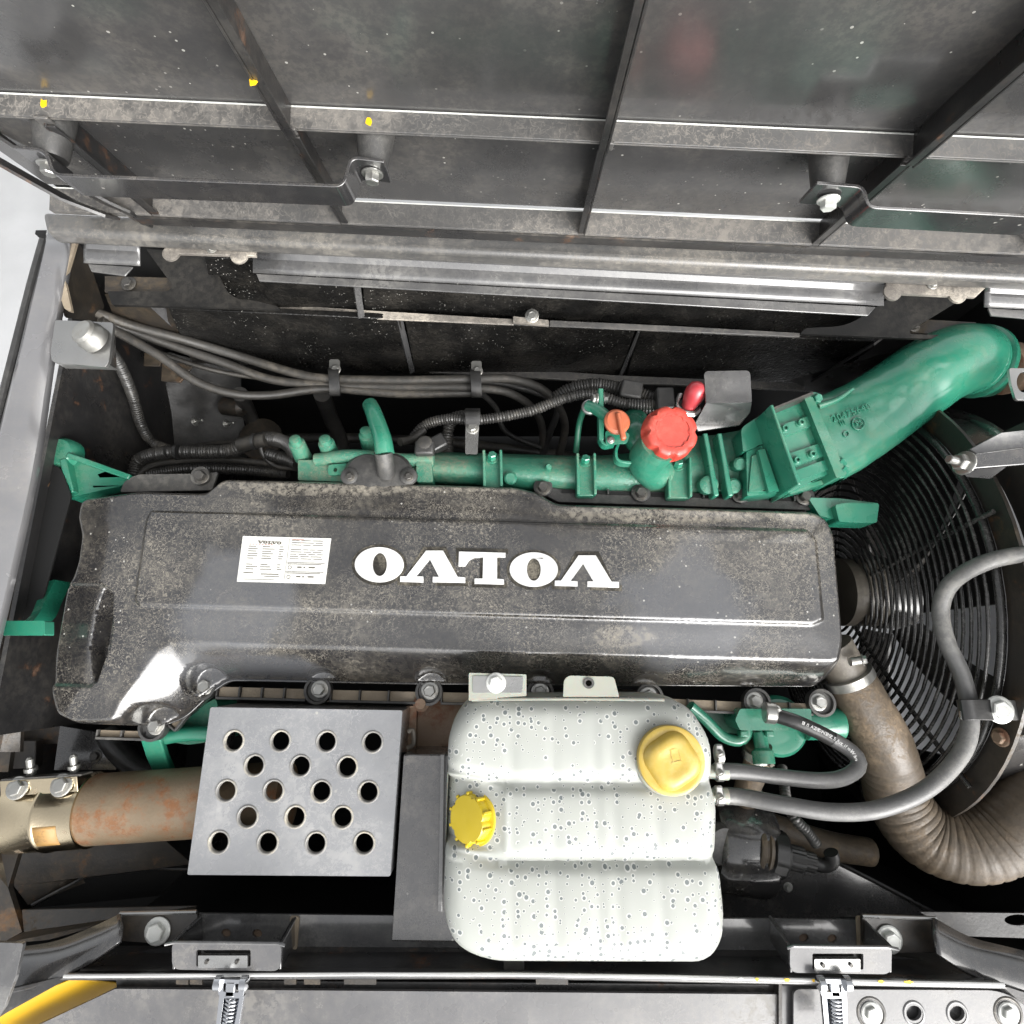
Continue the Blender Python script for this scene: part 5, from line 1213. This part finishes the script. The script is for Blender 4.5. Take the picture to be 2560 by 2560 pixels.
conduit([(2042, 2112, -.14), (2018, 2078, -.13), (1990, 2050, -.12), (1968, 2010, -.14), (1960, 1960, -.17), (1955, 1920, -.2)], .0085, 'ribbed conduit rising from the filter sensor plug under the grey coolant hoses', .0048)
conduit([(1885, 1960, -.2), (1900, 1990, -.2), (1912, 2030, -.22)], .008, 'short ribbed conduit under the coolant hoses beside the dusty pipe stub', .0048)
hose('rubber_hose', [(1810, 2010, -.30), (1880, 2050, -.30), (1980, 2085, -.30), (2080, 2115, -.30), (2175, 2130, -.31)], .027, M['hosebrown'], 'dusty brown hose with a blunt end passing behind the filter sensor', r2=.026)
lr = thing('lower_floor_sheet', 'black floor sheet with a long slanting edge at the lower right', 'sheet metal', P(2150, 2230, -.5))
mk('sheet', *g_prism([P(1700, 2150, -.32), P(2045, 2130, -.32), P(2350, 2290, -.32), P(1700, 2300, -.32)], .005), M['blackgloss'], lr)
mk('edge', *g_tube([P(2045, 2132, -.31), P(2200, 2210, -.31), P(2350, 2290, -.31)], .0045, 8), M['black'], lr)
mk('slot_plate', *g_plate([PL([(2300, 2280), (2700, 2285), (2700, 2350), (2400, 2340)], -.12), PL(ell(2545, 2300, 34, 14, 20), -.12)], .005), M['black'], lr)
mk('marker', *g_prism(PL([(2536, 2168), (2575, 2170), (2575, 2190), (2536, 2188)], -.2), .01), M['orange'], label='small orange lamp corner at the right edge below the brown air hose', cat='marker lamp')
gp = thing('fuel_pump', 'light green pump housing with pipes between cover and large yellow cap', 'pump', P(1920, 1820, -.3))
solidg('housing', [(1850, 1772), (2028, 1772), (2030, 1820), (1990, 1828), (1960, 1826), (1850, 1826), (1838, 1800)], -.07, .09, M['green'], gp, 6, .004)
mk('lobe', *g_lathe(P(1945, 1815, -.12), (0, 0, 1), [(.052, -.03), (.052, .0), (.046, .008), (.02, .01)], 34), M['green'], gp)
mk('motor', *g_lathe(P(2010, 1808, -.11), (1, 0, 0), [(.028, 0), (.028, .06), (.026, .064), (.01, .065)], 30), M['green'], gp)
mk('pipe', *g_tube([P(1725, 1765, -.08), P(1765, 1800, -.09), P(1805, 1840, -.10), P(1845, 1852, -.10), P(1865, 1838, -.10), P(1866, 1820, -.1)], .0095, 14), M['green'], gp)
mk('back_plate', *g_prism(PL([(1735, 1770), (1850, 1770), (1850, 1835), (1800, 1830)], -.13), .05), M['greendark'], gp)
mk('nipple', *g_lathe(P(1898, 1832, -.10), (0, -1, .2), [(.012, 0), (.012, .025), (.018, .03), (.018, .05)], 20), M['green'], gp)
mk('sleeve', *g_tube([P(1897, 1862, -.11), P(1890, 1915, -.13), P(1868, 1970, -.16), P(1862, 2000, -.2)], .022, 20), M['hosebrown'], gp)
mk('sleeve_clamp', *g_lathe(P(1893, 1885, -.115), (P(1890, 1915, -.13)-P(1897, 1862, -.11)), [(.0235, -.01), (.0245, -.01), (.0245, .006), (.0235, .006)], 26), M['steel'], gp)
for k in range(4): mk('clip_tab', *g_box(P(1915+k*4, 1888+k*8, -.10), .008, .005, .012, X=(.8, .4, 0), Y=(-.4, .8, 0)), M['beige'], gp)
mk('ear', *g_box(P(1856, 1833, -.09), .014, .010, .02), M['green'], gp, bevel=.002); mk('ear', *g_box(P(1920, 1833, -.09), .014, .010, .02), M['green'], gp, bevel=.002)
bolt(P(1940, 1778, -.03), (.4, -.2, 1), .007, M['bolt'], gp)

# ================================================================ front rail
RZ = -.05
fr = thing('front_rail', 'grey steel channel with a bright upper lip crossing the whole bottom of the bay', 'rail', P(1280, 2380, -.3))
def vv(u, a): return a+(u-1280)*.0065
mk('ledge', *g_plate([PL([(488, 2284), (1280, 2292), (2152, 2300), (2152, 2378), (1280, 2370), (430, 2365)], RZ)]+[PL(ell(u, v, 12, 11, 18), RZ) for u, v in ((565, 2333), (643, 2334), (2010, 2345), (2081, 2347))], .005), M['sheet'], fr, bevel=.0012)
for u, v in ((565, 2333), (643, 2334), (2010, 2345), (2081, 2347)): mk('plug', *g_lathe(P(u, v, RZ-.009), (0, 0, 1), [(.0085, 0), (.0085, .003), (.004, .004)], 16), M['castrust'], fr)
mk('wall', *g_prism([P(200, 2400, RZ), P(440, 2364, RZ), P(1280, 2371, RZ), P(2150, 2378, RZ), P(2460, 2420, RZ), P(2460, 2450, .02), P(1280, 2431, .02), P(200, 2428, .02)], .004), M['black'], fr)
mk('lip', *g_prism(PL([(165, 2437), (1280, 2433), (2500, 2456), (2520, 2472), (1280, 2445), (150, 2449)], .03), .006), M['sheet'], fr, bevel=.0008)
mk('skirt', *g_prism(PL([(150, 2447), (1280, 2443), (2520, 2468), (2520, 2472), (1280, 2447), (150, 2451)], .026), .10), M['black'], fr)
mk('lip_edge', *g_tube([P(160, 2440, .031), P(1280, 2436, .031), P(2510, 2461, .031)], .0022, 6, step=.2), M['white'], fr)
for (uu, ll) in ((1845, 14), (1888, 10), (1960, 16), (2030, 30), (2056, 10), (2100, 8), (2195, 16), (2260, 24)):
    vq = 2433+(uu-1280)*.0185
    mk('paint_chip', *g_prism(PL([(uu, vq+2), (uu+ll*.6, vq), (uu+ll, vq+4), (uu+ll*.7, vq+9), (uu+2, vq+8)], .0335), .0006), M['yellowspot'] if uu % 3 else M['boltwhite'], fr, smooth=0)
mk('plug', *g_box(P(1285, 2418, -.0), .03, .025, .01), M['boltdark'], fr, bevel=.002)
# rust dust stains beside the pockets are weathered weld tabs
def pocket(x0, x1, side, label):
    o = thing('latch_pocket', label, 'latch pocket', P((x0+x1)/2, 2390, -.08), 'U shaped latch pockets on the front rail')
    yt, yb = (2357, 2424) if side < 0 else (2366, 2432)
    xi0, xi1 = (x0+70, x1+35) if side < 0 else (x0-50, x1-75)
    # front face leaning back, seen bright from above
    A0, A1, B1, B0 = P(x0, yt, .035), P(x1, yt+3, .035), P(x1-8, yb+4, .028), P(x0-5, yb, .028)
    fw = (x1-x0)
    s0, s1, s2, s3 = x0+fw*.22, x0+fw*.72, yt+18, yb-8
    mk('face', *g_plate([PL(rnd([(x0, yt), (x1, yt+3), (x1-2, yb+4), (x0, yb)], [14, 14, 22, 22]), .035), PL(rnd([(s0, s2), (s1, s2), (s1, s3), (s0, s3)], 5), .035)], .005), M['door'], o, bevel=.0012)
    mk('cheek', *g_prism([P(x0, yt, .034), P(x0, yb, .034), P(xi0, 2352, RZ), P(xi0, 2292, RZ)], .004, (1, 0, 0)), M['blackgloss'], o, bevel=.001)
    mk('cheek', *g_prism([P(x1, yt, .034), P(x1, yb, .034), P(xi1, 2362, RZ), P(xi1, 2292, RZ)], .004, (-1, 0, 0)), M['blackgloss'], o, bevel=.001)
    mk('rim', *g_tube([P(xi0, 2292, RZ+.004), P(x0+1, yt, .036), P(x0+8, yt-1, .037), P(x1-8, yt+2, .037), P(x1-1, yt+3, .036), P(xi1, 2296, RZ+.004)], .0022, 8), M['sheet'], o)
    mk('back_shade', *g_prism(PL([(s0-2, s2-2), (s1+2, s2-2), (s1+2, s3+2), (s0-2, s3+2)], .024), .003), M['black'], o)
    solidg('striker', [(s0+5, s2+14), (s1-8, s2+14), (s1-8, s3+4), (s0+5, s3+4)], .036, .008, M['steel'], o, 2, .001)
    for q in (.2, .75): bolt(P(s0+(s1-s0)*q, (s2+s3)/2+8, .036), (0, 0, 1), .003, M['boltdark'], o, washer=False)
    mk('weld_rust', *g_prism(PL(rnd([(xi1-14, 2290), (xi1+10, 2292), (xi1+4, 2375), (xi1-10, 2372)], 8), RZ+.003), .003), M['tan'], o)
    return o
pocket(430, 703, -1, 'rusty cornered latch pocket with a slotted bright face at the left of the front rail')
pocket(1975, 2230, 1, 'latch pocket with a slotted bright face at the right of the front rail')
# curved end brackets
def endb(label, plate, band_top, band_low, bp_, zt=-.02):
    o = thing('end_bracket', label, 'bracket', P(*bp_, -.1), 'bolted curved brackets at the ends of the front rail')
    mk('plate', *g_prism(PL(rnd(plate, 8), -.035), .006), M['tan'] if False else M['brown'], o, bevel=.001)
    mk('rim', *g_tube([P(u, v, -.028) for u, v in plate[:2]], .003, 8), M['steel'], o)
    V = []
    tp = smooth_path([P(u, v, -.02) for u, v in band_top], .01); lw = smooth_path([P(u, v, .01) for u, v in band_low], .01)
    k = 30
    def at(pp, t): x = t*(len(pp)-1); i = min(int(x), len(pp)-2); return pp[i].lerp(pp[i+1], x-i)
    for i in range(k+1):
        a, b_ = at(tp, i/k), at(lw, i/k); V += [a, a.lerp(b_, .5)+Vector((0, 0, -.004)), b_]
    mk('band', V, [(i*3+j, i*3+j+1, (i+1)*3+j+1, (i+1)*3+j) for i in range(k) for j in range(2)], M['blackgloss'], o, smooth=60, solid=.005)
    bolt(P(*bp_, -.034), (0, .0, 1), .0135, M['boltwhite'], o, h=.010)
    return o
endb('curved end bracket with a large bright bolt at the left of the front rail', [(300, 2284), (492, 2280), (494, 2300), (440, 2362), (298, 2352)], [(300, 2284), (233, 2316), (140, 2352), (40, 2368), (-60, 2380)], [(298, 2352), (215, 2412), (100, 2462), (10, 2485), (-80, 2500)], (395, 2327))
endb('curved end bracket with a large bright bolt at the right of the front rail', [(2155, 2290), (2340, 2296), (2345, 2380), (2240, 2382), (2160, 2360)], [(2335, 2294), (2420, 2340), (2500, 2362), (2600, 2385), (2700, 2400)], [(2345, 2382), (2400, 2420), (2470, 2452), (2560, 2475), (2680, 2490)], (2222, 2348))
mk('corner_flap', *g_prism(PL(rnd([(-60, 2355), (58, 2358), (40, 2440), (10, 2520), (-60, 2620)], 6), .05), .006), M['sheet'], bevel=.001, label='flat grey sheet flap at the lower left corner edge', cat='sheet flap')
# over-centre latches
def latch(u, label):
    o = thing('draw_latch', label, 'latch', P(u, 2510, -.02), 'chrome draw latches below the front rail')
    z = .05
    for s_ in (-1, 1): mk('hinge_pin', *g_lathe(P(u+s_*32, 2458, z), (s_, 0, 0), [(.009, -.004), (.009, .004), (.006, .006)], 18), M['chrome'], o)
    mk('frame', *g_plate([PL(rnd([(u-36, 2448), (u+36, 2450), (u+30, 2492), (u-32, 2490)], 6), z), PL(rnd([(u-20, 2458), (u+20, 2460), (u+18, 2482), (u-20, 2480)], 4), z)], .004), M['chrome'], o, bevel=.001)
    mk('hook', *g_box(P(u, 2470, z-.004), .014, .020, .008), M['chrome'], o, bevel=.002)
    dx = -14 if u < 1000 else 12
    mk('body', *g_plate([PL(rnd([(u-30, 2488), (u+32, 2488), (u+24+dx, 2620), (u-30+dx, 2620)], 4), z-.004), PL([(u-18, 2496), (u+20, 2496), (u+14+dx, 2610), (u-20+dx, 2610)], z-.004)], .006), M['chrome'], o, bevel=.001)
    a, b_ = P(u+2, 2496, z-.008), P(u-2+dx, 2612, z-.008); d = (b_-a).normalized(); s_ = Vector((d.y, -d.x, 0)); n = 220
    mk('spring', *g_tube([a.lerp(b_, k/n)+s_*.0075*math.cos(k*2*math.pi/18)+Vector((0, 0, .006*math.sin(k*2*math.pi/18))) for k in range(n+1)], .0015, 6, raw=True), M['chrome'], o, smooth=60)
    mk('backing', *g_prism(PL([(u-26, 2490), (u+28, 2490), (u+20+dx, 2620), (u-26+dx, 2620)], z-.018), .003), M['bluepaint'], o)
M['bluepaint'] = plain('dark_blue_sticker', (.02, .05, .10), .3)
latch(578, 'chrome draw latch with a coil spring below the left pocket'); latch(2085, 'chrome draw latch with a coil spring below the right pocket, beside the four-hole plate')
# side door panels at the bottom
dz = -.02
fp = thing('side_door', 'smooth black door panel with pale scuffs along the bottom edge', 'door panel', P(1100, 2540, -.2))
mk('panel', *g_prism(PL(rnd([(288, 2472), (1945, 2486), (1950, 2900), (-300, 2880), (80, 2570)], 6), dz), .006), M['door'], fp, bevel=.002)
mk('top_fold', *g_prism(PL([(290, 2450), (1945, 2462), (1945, 2484), (292, 2470)], dz-.012), .004), M['black'], fp)
for (u0, u1) in ((440, 470), (475, 505), (710, 740), (760, 800), (860, 940), (1340, 1420)): mk('hinge_tab', *g_prism(PL([(u0, 2446), (u1, 2447), (u1, 2462), (u0, 2461)], .0), .004), M['brown'], fp)
rp = thing('step_plate', 'rounded grey corner plate with two bright bolts and two sunken holes at the bottom right', 'plate', P(2300, 2530, -.15))
mk('frame', *g_prism(PL([(1952, 2462), (2560, 2470), (2800, 2620), (2800, 2900), (1952, 2900)], dz-.006), .006), M['door'], rp, bevel=.002)
holes = [(2285, 2533), (2393, 2534)]
mk('plate', *g_plate([PL(rnd([(1984, 2473), (2495, 2476), (2700, 2570), (2700, 2900), (1984, 2900)], [18, 30, 10, 2, 2]), dz+.006)]+[PL(ell(u, v, 19, 19, 24), dz+.006) for u, v in holes], .005), M['door'], rp, bevel=.0015)
for u, v in holes:
    mk('hole_rim', *g_ringlathe(P(u, v, dz+.006), [(.0165, .0), (.0155, .0012), (.013, .0008), (.0115, -.008), (.0125, -.008), (.014, -.001)]), M['sheet'], rp, smooth=70)
for u, v in ((2178, 2533), (2520, 2533)):
    mk('bolt_seat', *g_ringlathe(P(u, v, dz+.006), [(.0215, .0), (.020, .001), (.0175, .0008), (.017, .0), (.018, -.001)]), M['boltdark'], rp, smooth=70)
    bolt(P(u, v, dz+.006), (0, 0, 1), .0105, M['boltwhite'], rp, h=.006)
mk('joint_strip', *g_prism(PL([(1947, 2455), (1955, 2455), (1958, 2900), (1948, 2900)], dz+.006), .02), M['brown'], rp)
mk('corner_wedge', *g_prism(PL([(2500, 2462), (2620, 2500), (2620, 2560)], .015), .01), M['black'], rp)
yb = mk('body_panel', *g_prism([P(-60, 2760, -.10), P(140, 2640, -.10), P(340, 2500, -.08), P(330, 2462, -.06), P(180, 2446, -.03), P(0, 2520, -.02), P(-60, 2550, -.02)], .004), M['yellowbody'], bevel=.002, label='glossy yellow body panel showing at the bottom left corner', cat='body panel')
mk('sheet_edge', *g_prism([P(-60, 2550, .0), P(0, 2480, .01), P(160, 2440, .01), P(168, 2448, .01), P(20, 2530, .0), P(-60, 2580, .0)], .004), M['black'], label='thin dark sheet edge between the yellow panel and the curved left bracket', cat='sheet')
sc.render.engine = 'CYCLES'
